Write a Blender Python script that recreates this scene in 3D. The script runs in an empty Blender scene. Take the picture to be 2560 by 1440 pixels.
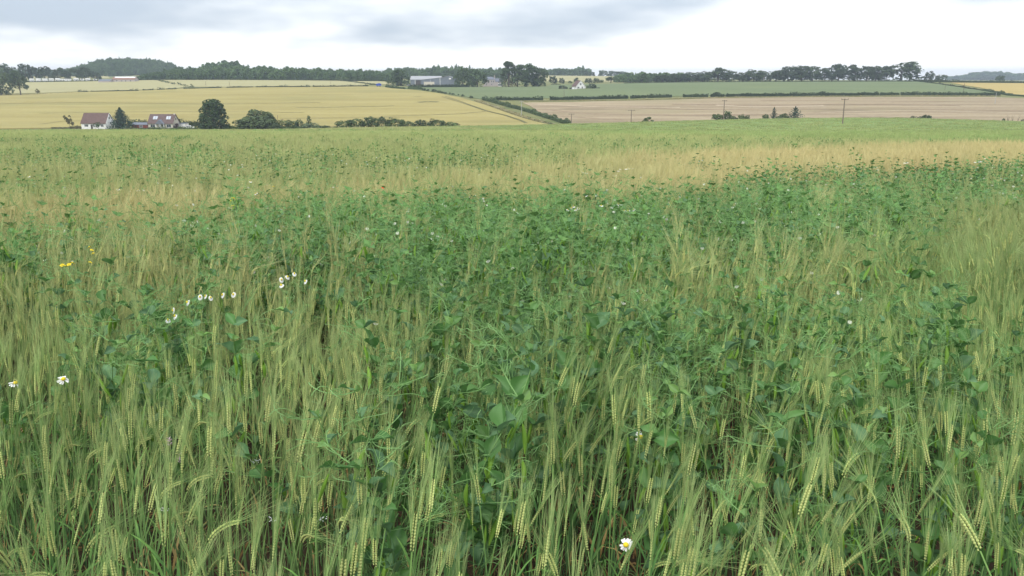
import bpy, math, random
import numpy as np
from mathutils import Vector, Matrix, Quaternion
from mathutils.geometry import delaunay_2d_cdt

R = math.radians
SC = bpy.context.scene
COL = SC.collection
RNG = random.Random(7)
NPR = np.random.default_rng(11)

# ------------------------------------------------------------------ camera
F, CX, CY = 2000.0, 1280.0, 720.0          # focal length and centre for a 2560 x 1440 picture
PITCH = math.atan(525 / F)                 # the camera looks down at the near crop
CAMZ = 1.65
cam_data = bpy.data.cameras.new('camera')
cam_data.sensor_width = 36.0
cam_data.lens = 36.0 * F / 2560
cam_data.clip_start = 0.05
cam_data.clip_end = 20000
cam = bpy.data.objects.new('camera', cam_data)
COL.objects.link(cam)
cam.location = (0, 0, CAMZ)
cam.rotation_euler = (math.pi / 2 - PITCH, 0, 0)
SC.camera = cam

# ------------------------------------------------------------------ exposure
SC.view_settings.view_transform = 'Standard'
SC.view_settings.look = 'None'
SC.view_settings.exposure = 0.57
SC.view_settings.gamma = 1.0
SC.view_settings.use_curve_mapping = False
SC.cycles.max_bounces = 6
SC.cycles.diffuse_bounces = 2
SC.cycles.transmission_bounces = 4
SC.cycles.transparent_max_bounces = 4
SC.cycles.volume_bounces = 0
SC.cycles.use_denoising = True
SC.cycles.filter_width = 1.5

# ------------------------------------------------------------------ sky and sun
SUN_EL, SUN_AZ = R(48), R(205)             # azimuth clockwise from +Y (the view direction)
world = bpy.data.worlds.new('World')
SC.world = world
world.use_nodes = True
WN, WL = world.node_tree.nodes, world.node_tree.links
WN.clear()

def wn(t, **kw):
    n = WN.new(t)
    for k, v in kw.items():
        setattr(n, k, v)
    return n

def wmath(op, a, b=None, clamp=False):
    n = wn('ShaderNodeMath', operation=op, use_clamp=clamp)
    for i, v in enumerate((a, b)):
        if v is None:
            continue
        if isinstance(v, (int, float)):
            n.inputs[i].default_value = v
        else:
            WL.new(v, n.inputs[i])
    return n.outputs[0]

def wsmooth(v, lo, hi):
    n = wn('ShaderNodeMapRange', interpolation_type='SMOOTHSTEP')
    WL.new(v, n.inputs['Value'])
    n.inputs['From Min'].default_value = lo
    n.inputs['From Max'].default_value = hi
    return n.outputs['Result']

def wmix(f, a, b):
    n = wn('ShaderNodeMix', data_type='RGBA')
    if isinstance(f, float):
        n.inputs['Factor'].default_value = f
    else:
        WL.new(f, n.inputs['Factor'])
    for s, v in ((6, a), (7, b)):
        if isinstance(v, tuple):
            n.inputs[s].default_value = v + (1,)
        else:
            WL.new(v, n.inputs[s])
    return n.outputs[2]

sky = wn('ShaderNodeTexSky', sky_type='NISHITA')
sky.sun_disc = False
sky.sun_elevation = SUN_EL
sky.sun_rotation = SUN_AZ
bg_sky = wn('ShaderNodeBackground')
bg_sky.inputs['Strength'].default_value = 0.1
WL.new(sky.outputs[0], bg_sky.inputs['Color'])
tc = wn('ShaderNodeTexCoord')
sep = wn('ShaderNodeSeparateXYZ')
WL.new(tc.outputs['Generated'], sep.inputs[0])
dx, dy, dz = sep.outputs[0], sep.outputs[1], sep.outputs[2]
zc = wmath('MAXIMUM', dz, 0.0)
den = wmath('ADD', zc, 0.20)
comb = wn('ShaderNodeCombineXYZ')
WL.new(wmath('DIVIDE', dx, den), comb.inputs[0])
WL.new(wmath('DIVIDE', dy, den), comb.inputs[1])

def wnoise(scale, detail, rough, off):
    m = wn('ShaderNodeMapping')
    m.inputs['Location'].default_value = off
    m.inputs['Scale'].default_value = (1.0, 0.9, 1.0)
    WL.new(comb.outputs[0], m.inputs[0])
    n = wn('ShaderNodeTexNoise')
    n.inputs['Scale'].default_value = scale
    n.inputs['Detail'].default_value = detail
    n.inputs['Roughness'].default_value = rough
    WL.new(m.outputs[0], n.inputs['Vector'])
    return n.outputs['Fac']

SKY_OFF_BIG, SKY_OFF_MID = (97.5, 49.8, 0), (141.9, 62, 0)
n_big = wnoise(0.55, 1.0, 0.5, SKY_OFF_BIG)
n_mid = wnoise(1.35, 3.5, 0.52, SKY_OFF_MID)
# the dark cloud deck comes down lower on the left than on the right
edge = wmath('ADD', 0.034, wmath('MULTIPLY', wsmooth(dx, 0.0, 0.30), 0.040))
rel = wmath('DIVIDE', wmath('SUBTRACT', zc, edge), 0.034)
rel = wmath('MINIMUM', rel, 0.75)
lump = wmath('ADD', wmath('MULTIPLY', wmath('SUBTRACT', n_mid, 0.5), 3.6), wmath('MULTIPLY', wmath('SUBTRACT', n_big, 0.5), 2.0))
dark = wsmooth(wmath('ADD', rel, lump), -0.75, 1.5)
bright = wmath('ADD', 1.10, wmath('MULTIPLY', zc, 1.1))
col_b = wmix(dark, (0.985, 0.97, 0.94), (0.35, 0.405, 0.475))
vm = wn('ShaderNodeVectorMath', operation='SCALE')
WL.new(col_b, vm.inputs[0])
WL.new(bright, vm.inputs['Scale'])
bg_cloud = wn('ShaderNodeBackground')
WL.new(vm.outputs[0], bg_cloud.inputs['Color'])
bg_cloud.inputs['Strength'].default_value = 1.0
mixs = wn('ShaderNodeMixShader')
mixs.inputs[0].default_value = 0.93        # cloud cover
WL.new(bg_sky.outputs[0], mixs.inputs[1])
WL.new(bg_cloud.outputs[0], mixs.inputs[2])
wout = wn('ShaderNodeOutputWorld')
WL.new(mixs.outputs[0], wout.inputs['Surface'])

sun_data = bpy.data.lights.new('sun', 'SUN')
sun_data.energy = 1.5
sun_data.angle = R(14)
sun_data.color = (1.0, 0.94, 0.84)
sun = bpy.data.objects.new('sun', sun_data)
COL.objects.link(sun)
sd = Vector((math.sin(SUN_AZ) * math.cos(SUN_EL), math.cos(SUN_AZ) * math.cos(SUN_EL), math.sin(SUN_EL)))
sun.rotation_euler = sd.to_track_quat('Z', 'Y').to_euler()

# ------------------------------------------------------------------ helpers: tags
def tag(o, label=None, cat=None, group=None, kind=None):
    if label: o['label'] = label
    if cat: o['category'] = cat
    if group: o['group'] = group
    if kind: o['kind'] = kind
    return o

def link(name, me, parent=None, mats=()):
    o = bpy.data.objects.new(name, me)
    COL.objects.link(o)
    if parent is not None:
        o.parent = parent
    return o

def thing(name, label, cat, loc, rz=0.0, group=None, scale=None):
    o = bpy.data.objects.new(name, None)
    o.empty_display_size = 0.2
    COL.objects.link(o)
    o.location = loc
    o.rotation_euler = (0, 0, rz)
    if scale: o.scale = scale
    return tag(o, label, cat, group)

# ------------------------------------------------------------------ helpers: mesh collector
class MB:
    """collects faces; build() makes one mesh"""
    def __init__(self):
        self.v, self.f, self.c = [], [], []
    def add(self, verts, faces, cols):
        b = len(self.v)
        self.v.extend([tuple(p) for p in verts])
        self.f.extend([tuple(i + b for i in f) for f in faces])
        if isinstance(cols, tuple):
            cols = [cols] * len(verts)
        self.c.extend(cols)
    def merge(self, other, M=None, tint=None):
        vs = other.v if M is None else [tuple(M @ Vector(p)) for p in other.v]
        cs = other.c if tint is None else [(c[0] * tint[0], c[1] * tint[1], c[2] * tint[2]) for c in other.c]
        self.add(vs, other.f, cs)
    def box(self, x0, x1, y0, y1, z0, z1, col=(1, 1, 1)):
        v = [(x0, y0, z0), (x1, y0, z0), (x1, y1, z0), (x0, y1, z0), (x0, y0, z1), (x1, y0, z1), (x1, y1, z1), (x0, y1, z1)]
        self.add(v, [(0, 3, 2, 1), (4, 5, 6, 7), (0, 1, 5, 4), (1, 2, 6, 5), (2, 3, 7, 6), (3, 0, 4, 7)], col)
    def prism(self, poly, y0, y1, col=(1, 1, 1)):
        """poly in (x, z), extruded along y"""
        n = len(poly)
        v = [(p[0], y0, p[1]) for p in poly] + [(p[0], y1, p[1]) for p in poly]
        f = [tuple(range(n - 1, -1, -1)), tuple(range(n, 2 * n))]
        f += [(i, (i + 1) % n, n + (i + 1) % n, n + i) for i in range(n)]
        self.add(v, f, col)
    def prism_x(self, poly, x0, x1, col=(1, 1, 1)):
        """poly in (y, z), extruded along x"""
        n = len(poly)
        v = [(x0, p[0], p[1]) for p in poly] + [(x1, p[0], p[1]) for p in poly]
        f = [tuple(range(n)), tuple(range(2 * n - 1, n - 1, -1))]
        f += [((i + 1) % n, i, n + i, n + (i + 1) % n) for i in range(n)]
        self.add(v, f, col)
    def tube(self, pts, rad, ns=3, cols=(1, 1, 1), cap=False):
        rings, vs, cs = [], [], []
        n = len(pts)
        P = [Vector(p) for p in pts]
        for i in range(n):
            t = (P[min(i + 1, n - 1)] - P[max(i - 1, 0)]).normalized()
            a = t.cross(Vector((0.31, 0.87, 0.38)))
            a.normalize()
            b = t.cross(a)
            r = rad[i] if isinstance(rad, (list, tuple)) else rad
            for k in range(ns):
                w = 2 * math.pi * k / ns
                vs.append(P[i] + a * (r * math.cos(w)) + b * (r * math.sin(w)))
                cs.append(cols[i] if isinstance(cols, list) else cols)
        fs = []
        for i in range(n - 1):
            for k in range(ns):
                k2 = (k + 1) % ns
                fs.append((i * ns + k, i * ns + k2, (i + 1) * ns + k2, (i + 1) * ns + k))
        if cap:
            fs.append(tuple(range((n - 1) * ns, n * ns)))
        self.add(vs, fs, cs)
    def ribbon(self, pts, wid, side, cols, tip=False):
        """flat strip along pts"""
        vs, cs, fs = [], [], []
        n = len(pts)
        for i in range(n):
            p = Vector(pts[i])
            s = side[i] if isinstance(side, list) else side
            c = cols[i] if isinstance(cols, list) else cols
            w = wid[i]
            vs += [p - s * w, p + s * w]
            cs += [c, c]
        for i in range(n - 1):
            fs.append((2 * i, 2 * i + 1, 2 * i + 3, 2 * i + 2))
        self.add(vs, fs, cs)
    def mesh(self, name, mat, smooth=False):
        me = bpy.data.meshes.new(name)
        me.from_pydata(self.v, [], self.f)
        if self.c:
            at = me.color_attributes.new('col', 'FLOAT_COLOR', 'POINT')
            arr = np.ones((len(self.v), 4), dtype=np.float32)
            arr[:, :3] = np.array(self.c, dtype=np.float32)
            at.data.foreach_set('color', arr.ravel())
        for m in (mat if isinstance(mat, (list, tuple)) else [mat]):
            me.materials.append(m)
        if smooth:
            me.polygons.foreach_set('use_smooth', [True] * len(me.polygons))
        me.update()
        return me
    def build(self, name, mat, parent=None, smooth=False):
        return link(name, self.mesh(name, mat, smooth), parent)

# ------------------------------------------------------------------ materials
def newmat(name):
    m = bpy.data.materials.new(name)
    m.use_nodes = True
    nt = m.node_tree
    nt.nodes.clear()
    return m, nt.nodes, nt.links

def mk(N, t, **kw):
    n = N.new(t)
    for k, v in kw.items():
        setattr(n, k, v)
    return n

def mixc(N, L, f, a, b, blend='MIX'):
    n = mk(N, 'ShaderNodeMix', data_type='RGBA', blend_type=blend)
    for s, v in ((0, f), (6, a), (7, b)):
        if isinstance(v, tuple):
            n.inputs[s].default_value = v + (1,)
        elif isinstance(v, (int, float)):
            n.inputs[s].default_value = v
        else:
            L.new(v, n.inputs[s])
    return n.outputs[2]

def ramp(N, L, v, lo, hi, a=0.0, b=1.0, smooth=False):
    n = mk(N, 'ShaderNodeMapRange')
    if smooth: n.interpolation_type = 'SMOOTHSTEP'
    L.new(v, n.inputs['Value'])
    n.inputs['From Min'].default_value = lo
    n.inputs['From Max'].default_value = hi
    n.inputs['To Min'].default_value = a
    n.inputs['To Max'].default_value = b
    return n.outputs['Result']

def noise(N, L, scale, detail=3.0, rough=0.55, stretch=None, space='position', off=(0, 0, 0)):
    if space == 'position':
        v = mk(N, 'ShaderNodeNewGeometry').outputs['Position']
    else:
        v = mk(N, 'ShaderNodeTexCoord').outputs['Object']
    if stretch or any(off):
        m = mk(N, 'ShaderNodeMapping')
        m.inputs['Scale'].default_value = stretch or (1, 1, 1)
        m.inputs['Location'].default_value = off
        L.new(v, m.inputs[0])
        v = m.outputs[0]
    n = mk(N, 'ShaderNodeTexNoise')
    n.inputs['Scale'].default_value = scale
    n.inputs['Detail'].default_value = detail
    n.inputs['Roughness'].default_value = rough
    L.new(v, n.inputs['Vector'])
    return n.outputs['Fac']

def finish(N, L, col, rough=0.8, spec=0.2, transl=0.0, bump=None):
    p = mk(N, 'ShaderNodeBsdfPrincipled')
    if isinstance(col, tuple):
        p.inputs['Base Color'].default_value = col + (1,)
    else:
        L.new(col, p.inputs['Base Color'])
    p.inputs['Roughness'].default_value = rough
    p.inputs['Specular IOR Level'].default_value = spec
    if bump is not None:
        b = mk(N, 'ShaderNodeBump')
        b.inputs['Strength'].default_value = bump[1]
        b.inputs['Distance'].default_value = bump[2]
        L.new(bump[0], b.inputs['Height'])
        L.new(b.outputs[0], p.inputs['Normal'])
    out = mk(N, 'ShaderNodeOutputMaterial')
    sh = p.outputs[0]
    if transl:
        t = mk(N, 'ShaderNodeBsdfTranslucent')
        if isinstance(col, tuple):
            t.inputs['Color'].default_value = col + (1,)
        else:
            L.new(col, t.inputs['Color'])
        mx = mk(N, 'ShaderNodeMixShader')
        mx.inputs[0].default_value = transl
        L.new(sh, mx.inputs[1])
        L.new(t.outputs[0], mx.inputs[2])
        sh = mx.outputs[0]
    L.new(sh, out.inputs['Surface'])

def flat(name, col, rough=0.7, spec=0.3, var=0.12, scale=3.0, detail=4.0):
    """plain surface with slight mottling in its own coordinates"""
    m, N, L = newmat(name)
    f = noise(N, L, scale, detail, 0.6, space='object')
    g = ramp(N, L, f, 0.25, 0.75, 1 - var, 1 + var)
    v = mk(N, 'ShaderNodeVectorMath', operation='SCALE')
    v.inputs[0].default_value = col
    L.new(g, v.inputs['Scale'])
    finish(N, L, v.outputs[0], rough, spec)
    return m

def leafmat(name, tones, transl=0.25, nscale=0.22, rough=0.65, spec=0.15, attr=True):
    """foliage: tones = (dark, light) leaf colours varied over the plant and from plant to plant"""
    m, N, L = newmat(name)
    f = noise(N, L, nscale, 3.0, 0.6)
    oi = mk(N, 'ShaderNodeObjectInfo')
    add = mk(N, 'ShaderNodeMath', operation='MULTIPLY_ADD')
    L.new(oi.outputs['Random'], add.inputs[0])
    add.inputs[1].default_value = 0.34
    L.new(f, add.inputs[2])
    g = ramp(N, L, add.outputs[0], 0.36, 0.98)
    c = mixc(N, L, g, tones[0], tones[1])
    if attr:
        a = mk(N, 'ShaderNodeAttribute', attribute_name='col')
        c = mixc(N, L, 1.0, c, a.outputs['Color'], 'MULTIPLY')
    finish(N, L, c, rough, spec, transl)
    return m
# ------------------------------------------------------------------ the lie of the land
SP, CP = math.sin(PITCH), math.cos(PITCH)
SLOPE = 0.0565                             # the near field falls away from the camera

def row_v(row):
    cy = (CY - row) / F
    return (-SP + cy * CP) / (CP + cy * SP)

def ray(px, py):
    cy = (CY - py) / F
    k = CP + cy * SP
    return (px - CX) / F / k, (-SP + cy * CP) / k

COLS = np.array([-900, -300, 0, 320, 640, 960, 1280, 1600, 1760, 1920, 2240, 2560, 2900, 3500], float)
ROWS = {
    345: [330, 330, 328, 327, 327, 321.5, 318, 310, 304.5, 299.5, 296.5, 308, 316, 318],
    372: [327, 326.5, 325, 324.5, 325, 325, 325, 326, 322, 317, 314, 323, 327, 329],
    400: [316, 316, 316.5, 317, 318, 318, 317, 316, 312, 308, 304, 306, 308, 309],
    560: [258, 258, 258, 256, 254, 252.5, 251.5, 249, 246.5, 245, 244, 244.5, 246, 247],
    700: [240, 239, 238, 228.5, 219, 219.5, 224, 222, 220, 218, 217, 218, 219, 220],
    790: [227, 226, 222, 214, 209, 212, 217.5, 210, 207, 205.5, 204.5, 207, 209, 210],
    870: [209, 208, 205.5, 201.5, 200, 203.5, 212, 206, 204, 203.2, 202.8, 205, 207, 208],
    1100: [203, 202, 199, 197.5, 197.5, 199, 204.5, 204.5, 203.5, 203, 204, 204.5, 206, 207],
    1400: [194, 193, 190, 190, 190, 190, 188.5, 192, 196, 200, 203, 203.5, 204, 204],
    2200: [190, 190, 189, 189, 189, 189, 189, 191, 195, 199, 201, 201, 202, 202],
    6000: [194, 194, 194, 194, 194, 194, 194, 195, 197, 199, 200, 200, 200, 200],
}
LY, LU, LZ = [], [], []
for y0 in (20.0, 60.0, 120.0, 200.0):
    LY.append(y0)
    LU.append(np.array([-3.0, 3.0]))
    LZ.append(np.array([-SLOPE * y0, -SLOPE * y0]))
for y0, rows in ROWS.items():
    us = np.array([ray(p, r)[0] for p, r in zip(COLS, rows)])
    zs = np.array([CAMZ + row_v(r) * y0 for r in rows])
    LY.append(float(y0)); LU.append(us); LZ.append(zs)
LYA = np.array(LY)
MOUND = (-0.457 * 1480, 1480.0, 66.0, 120.0, 15.5)   # the wooded mound

def T(x, y):
    """ground height"""
    x = np.atleast_1d(np.asarray(x, float)); y = np.atleast_1d(np.asarray(y, float))
    u = x / np.maximum(y, 20.0)
    K = len(LYA)
    Z = np.zeros((K, len(u)))
    for k in range(K):
        z = 0
        for du, w in ((-0.05, 0.25), (0, 0.5), (0.05, 0.25)):
            z = z + w * np.interp(u + du, LU[k], LZ[k])
        Z[k] = z
    h = np.diff(LYA)[:, None]
    d = np.diff(Z, axis=0) / h
    m = np.zeros_like(Z)
    m[0] = d[0]; m[-1] = d[-1]
    w1 = 2 * h[1:] + h[:-1]; w2 = h[1:] + 2 * h[:-1]
    same = d[:-1] * d[1:] > 0
    with np.errstate(divide='ignore', invalid='ignore'):
        hm = (w1 + w2) / (w1 / d[:-1] + w2 / d[1:])
    m[1:-1] = np.where(same, hm, 0)
    yc = np.clip(y, LYA[0], LYA[-1])
    i = np.clip(np.searchsorted(LYA, yc, side='right') - 1, 0, K - 2)
    idx = np.arange(len(u))
    hh = LYA[i + 1] - LYA[i]
    t = (yc - LYA[i]) / hh
    z = ((2 * t**3 - 3 * t**2 + 1) * Z[i, idx] + (t**3 - 2 * t**2 + t) * hh * m[i, idx]
         + (-2 * t**3 + 3 * t**2) * Z[i + 1, idx] + (t**3 - t**2) * hh * m[i + 1, idx])
    z = np.where(y < 60, -SLOPE * y, z)
    r2 = ((x - MOUND[0]) / MOUND[2])**2 + ((y - MOUND[1]) / MOUND[3])**2
    z = z + MOUND[4] * np.exp(-r2**1.9)
    return z

def T1(x, y):
    return float(T(x, y)[0])

def ground(px, Y):
    """ground point at photo column px, Y metres out"""
    row = 260.0
    for _ in range(4):
        u, v = ray(px, row)
        z = T1(u * Y, Y)
        vv = (z - CAMZ) / Y
        a = PITCH + math.atan(vv)
        row = CY - F * math.tan(a)
    return Vector((u * Y, Y, z))

def hit(px, py, y0=372.0, y1=6000.0, lift=0.0):
    """where the sight line through px, py meets the ground beyond y0"""
    u, v = ray(px, py)
    ys = np.concatenate([np.arange(y0, min(y1, 1600), 2.0), np.arange(1600, max(1602, y1), 20.0)])
    ys = ys[ys <= y1]
    zt = T(u * ys, ys) + lift
    below = CAMZ + v * ys <= zt
    k = np.argmax(below) if below.any() else len(ys) - 1
    Y = ys[k]
    return Vector((u * Y, Y, float(zt[k])))

def canopy(px, py, h=0.8):
    """point of the near crop at height h above the near plane"""
    u, v = ray(px, py)
    Y = (CAMZ - h) / (-(v + SLOPE))
    if Y < 0 or Y > 330: Y = 330.0
    return Vector((u * Y, Y, -SLOPE * Y + h))

def psize(px_len, Y):
    return px_len * Y * CP / F

# ------------------------------------------------------------------ ground materials
def field_mat(name, c0, c1, streak=(0.02, 0.12, 1), sc=1.0, c2=None, fine=0.5, amt=1.0, blot=0.0):
    """a crop seen from far: tone bands along the drills, fine stalk grain"""
    m, N, L = newmat(name)
    a = noise(N, L, sc, 4.0, 0.6, stretch=streak)
    b = noise(N, L, fine, 4.0, 0.7, stretch=(0.6, 1.0, 1), off=(31, 7, 0))
    s = mk(N, 'ShaderNodeMath', operation='MULTIPLY_ADD')
    L.new(b, s.inputs[0]); s.inputs[1].default_value = 0.7
    L.new(a, s.inputs[2])
    g = ramp(N, L, s.outputs[0], 0.85 - 0.20 / amt, 0.85 + 0.20 / amt)
    c = mixc(N, L, g, c0, c1)
    if c2:
        d = noise(N, L, 0.018, 3.0, 0.5, stretch=(0.6, 1, 1), off=(5, 90, 0))
        c = mixc(N, L, ramp(N, L, d, 0.5, 0.72, 0, 0.75, True), c, c2)
    if blot:
        e = noise(N, L, 0.035, 5.0, 0.65, stretch=(0.5, 1.0, 1), off=(77, 13, 0))
        c = mixc(N, L, ramp(N, L, e, 0.50, 0.68, 0, blot, True), c, tuple(0.72 * x for x in c0))
    finish(N, L, c, 0.95, 0.05, 0, (b, 0.6, 0.25))
    return m

M_LAND = field_mat('rough_grass', (0.125, 0.148, 0.058), (0.234, 0.218, 0.094), (0.03, 0.06, 1), 1.2, (0.101, 0.148, 0.047))
M_SOIL = flat('soil', (0.060, 0.042, 0.028), 0.95, 0.05, 0.35, 9.0)
M_BEIGE = field_mat('ripening_barley', (0.292, 0.244, 0.090), (0.365, 0.312, 0.124), (0.004, 0.040, 1), 1.0, (0.262, 0.236, 0.090), 0.8, 1.0, 0.22)
M_BEIGE2 = field_mat('pale_barley', (0.322, 0.295, 0.152), (0.368, 0.340, 0.178), (0.004, 0.030, 1), 1.0, None, 0.8)
M_GREEN = field_mat('green_crop', (0.128, 0.163, 0.078), (0.158, 0.192, 0.094), (0.004, 0.030, 1), 1.0, (0.165, 0.195, 0.090), 0.8, 1.0, 0.3)
M_BROWN = field_mat('cut_stubble', (0.235, 0.181, 0.112), (0.360, 0.288, 0.186), (0.003, 0.055, 1), 1.0, (0.285, 0.240, 0.138), 0.8, 1.3, 0.5)
M_YELLOW = field_mat('yellow_crop', (0.367, 0.281, 0.101), (0.421, 0.328, 0.133), (0.02, 0.10, 1), 0.8, None, 0.8)
M_NEAR = field_mat('mixed_crop_far', (0.15, 0.22, 0.076), (0.265, 0.30, 0.118), (0.05, 0.12, 1), 0.8, (0.31, 0.32, 0.115), 1.4, 1.2)
M_NEARG = field_mat('young_barley_far', (0.150, 0.225, 0.070), (0.215, 0.275, 0.096), (0.03, 0.10, 1), 0.9, (0.225, 0.275, 0.100), 1.4)

# ------------------------------------------------------------------ base land
def grid_mesh(name, X, Y, Z, mat):
    ny, nx = X.shape
    v = np.stack([X.ravel(), Y.ravel(), Z.ravel()], 1)
    i = np.arange((ny - 1) * nx).reshape(ny - 1, nx)[:, :-1].ravel()
    f = np.stack([i, i + 1, i + nx + 1, i + nx], 1)
    me = bpy.data.meshes.new(name)
    me.from_pydata(v.tolist(), [], f.tolist())
    me.materials.append(mat)
    me.polygons.foreach_set('use_smooth', [True] * len(me.polygons))
    return me

us = np.concatenate([np.linspace(-2.6, -0.9, 14, endpoint=False), np.linspace(-0.9, 0.9, 150, endpoint=False), np.linspace(0.9, 2.6, 15)])
ys = np.concatenate([np.linspace(60, 345, 36, endpoint=False), np.linspace(345, 420, 26, endpoint=False),
                     np.linspace(420, 900, 70, endpoint=False), np.linspace(900, 1700, 34, endpoint=False), np.geomspace(1700, 6500, 14)])
UU, YY = np.meshgrid(us, ys)
XX = UU * YY
ZZ = T(XX.ravel(), YY.ravel()).reshape(XX.shape)
land = link('land', grid_mesh('land', XX, YY, ZZ, M_LAND))
tag(land, kind='structure')

xs = np.linspace(-156, 156, 140); yy = np.linspace(-60, 60, 90)
# finer clods close to the camera
xs = np.sort(np.concatenate([xs, np.linspace(-3, 3, 90)])); yy = np.sort(np.concatenate([yy, np.linspace(0.6, 5, 80)]))
XX, YY = np.meshgrid(xs, yy)
ZZ = -SLOPE * YY + 0.012 * np.sin(XX * 9.1 + 2 * np.sin(YY * 7)) * np.sin(YY * 11.3 + XX * 3) * (np.abs(YY - 3) < 2.4)
soil = link('soil', grid_mesh('soil', XX, YY, ZZ, M_SOIL))
tag(soil, kind='structure')

# ------------------------------------------------------------------ fields as sheets of crop on the land
def pip(poly, X, Y):
    inside = np.zeros(X.shape, bool)
    n = len(poly)
    for i in range(n):
        x1, y1 = poly[i]; x2, y2 = poly[(i + 1) % n]
        c = ((y1 > Y) != (y2 > Y)) & (X < (x2 - x1) * (Y - y1) / ((y2 - y1) or 1e-9) + x1)
        inside ^= c
    return inside

def field(name, pts, mat, lift=0.4, sp=14.0):
    """pts: plan points (x, y); a sheet of standing crop with cut sides"""
    loop = []
    n = len(pts)
    for i in range(n):
        a, b = pts[i], pts[(i + 1) % n]
        L = math.hypot(b[0] - a[0], b[1] - a[1])
        k = max(1, int(L / 10))
        for j in range(k):
            loop.append((a[0] + (b[0] - a[0]) * j / k, a[1] + (b[1] - a[1]) * j / k))
    A = np.array(loop)
    gx, gy = np.meshgrid(np.arange(A[:, 0].min(), A[:, 0].max(), sp * 1.4), np.arange(A[:, 1].min(), A[:, 1].max(), sp))
    gx = gx.ravel(); gy = gy.ravel()
    ins = pip(loop, gx, gy)
    G = np.stack([gx[ins], gy[ins]], 1)
    if len(G):
        keep = np.ones(len(G), bool)
        for p in A:
            keep &= ((G - p)**2).sum(1) > 16
        G = G[keep]
    allp = [Vector(p) for p in loop] + [Vector(p) for p in G]
    nl = len(loop)
    edges = [(i, (i + 1) % nl) for i in range(nl)]
    vo, eo, fo, _, _, _ = delaunay_2d_cdt(allp, edges, [], 1, 1e-4)
    V = np.array([(p[0], p[1]) for p in vo])
    Z = T(V[:, 0], V[:, 1]) + lift
    verts = [(V[i, 0], V[i, 1], Z[i]) for i in range(len(V))]
    faces = [tuple(f) for f in fo]
    # sides
    zb = T(A[:, 0], A[:, 1])
    b = len(verts)
    for i in range(nl):
        verts.append((A[i, 0], A[i, 1], zb[i] + lift)); verts.append((A[i, 0], A[i, 1], zb[i] - 0.4))
    for i in range(nl):
        j = (i + 1) % nl
        faces.append((b + 2 * i, b + 2 * i + 1, b + 2 * j + 1, b + 2 * j))
    me = bpy.data.meshes.new(name)
    me.from_pydata(verts, [], faces)
    me.materials.append(mat)
    me.polygons.foreach_set('use_smooth', [k < len(fo) for k in range(len(faces))])
    o = link(name, me)
    tag(o, kind='structure')
    return o

def H(*pts, y0=372.0):
    return [tuple(hit(px, py, y0).xy) for px, py in pts]

def GP(*pts):
    return [tuple(ground(px, Y).xy) for px, Y in pts]

UPPER = [(-500, 239), (-300, 238.5), (0, 237), (90, 235.5), (195, 231.5), (230, 230.5), (345, 228), (450, 223.5), (560, 220.5), (740, 218.5), (915, 217), (951, 218)]
DIAG = [(981, 222), (1042, 226.5), (1103, 236), (1154, 246), (1184, 255), (1225, 268), (1266, 283), (1327, 303), (1378, 314)]
field('barley_field', H(*UPPER) + H(*DIAG) + GP((1400, 384), (1150, 384), (640, 384), (330, 386), (160, 386), (0, 378), (-500, 378)), M_BEIGE)
field('upper_barley_field', H((-500, 236), (-300, 236), (0, 234.5), (90, 233.5), (230, 228.5), (345, 225.5), (440, 221.5), (472, 217), (440, 210), (383, 201), (330, 202), (230, 204.3), (90, 206.5), (0, 207.5), (-300, 209), (-500, 209)), M_BEIGE2)
field('middle_barley_field', H((480, 217.5), (560, 218), (740, 216), (905, 214.5), (925, 211), (850, 202.8), (640, 201.2), (480, 200.8), (393, 200.5)), M_BEIGE2)
field('corner_barley_field', H((880, 204), (940, 211), (985, 212.5), (988, 205.5), (940, 203.8)), M_BEIGE2)
field('green_field', H((990, 220.5), (1048, 224.5), (1110, 234), (1160, 243), (1205, 248.5), (1230, 248), (1700, 241.5), (2000, 238), (2430, 236), (2520, 235.5), (2420, 223), (2375, 214.5), (2292, 205), (2000, 205.3), (1800, 206.3), (1600, 208.5), (1500, 211), (1380, 213), (1365, 217), (1240, 218.3), (1170, 219), (1020, 219.5)), M_GREEN)
field('stubble_field', H((1306, 257.5), (1420, 256), (1560, 253), (1680, 250.5), (1800, 246.5), (2100, 243.5), (2480, 243.5), (2560, 247), (2900, 250), (3300, 252)) + GP((3300, 386), (2560, 380), (2240, 376), (1900, 380), (1640, 388), (1440, 392)) + H((1415, 307), (1386, 297), (1352, 284), (1325, 266)), M_BROWN, 0.25)
field('yellow_field', H((2377, 207.5), (2420, 208), (2560, 209), (2900, 210.5), (3300, 211), (3300, 243), (2900, 243), (2560, 241), (2510, 233.5), (2450, 220), (2402, 212.5)), M_YELLOW)
field('far_pale_field', H((1350, 203.5), (1350, 190), (1440, 189.5), (1560, 193.5), (1575, 204.5), y0=900), M_BEIGE2)
field('far_pasture', H((60, 196), (60, 191.5), (110, 191), (270, 191), (275, 196), y0=900), M_BEIGE2)

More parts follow.
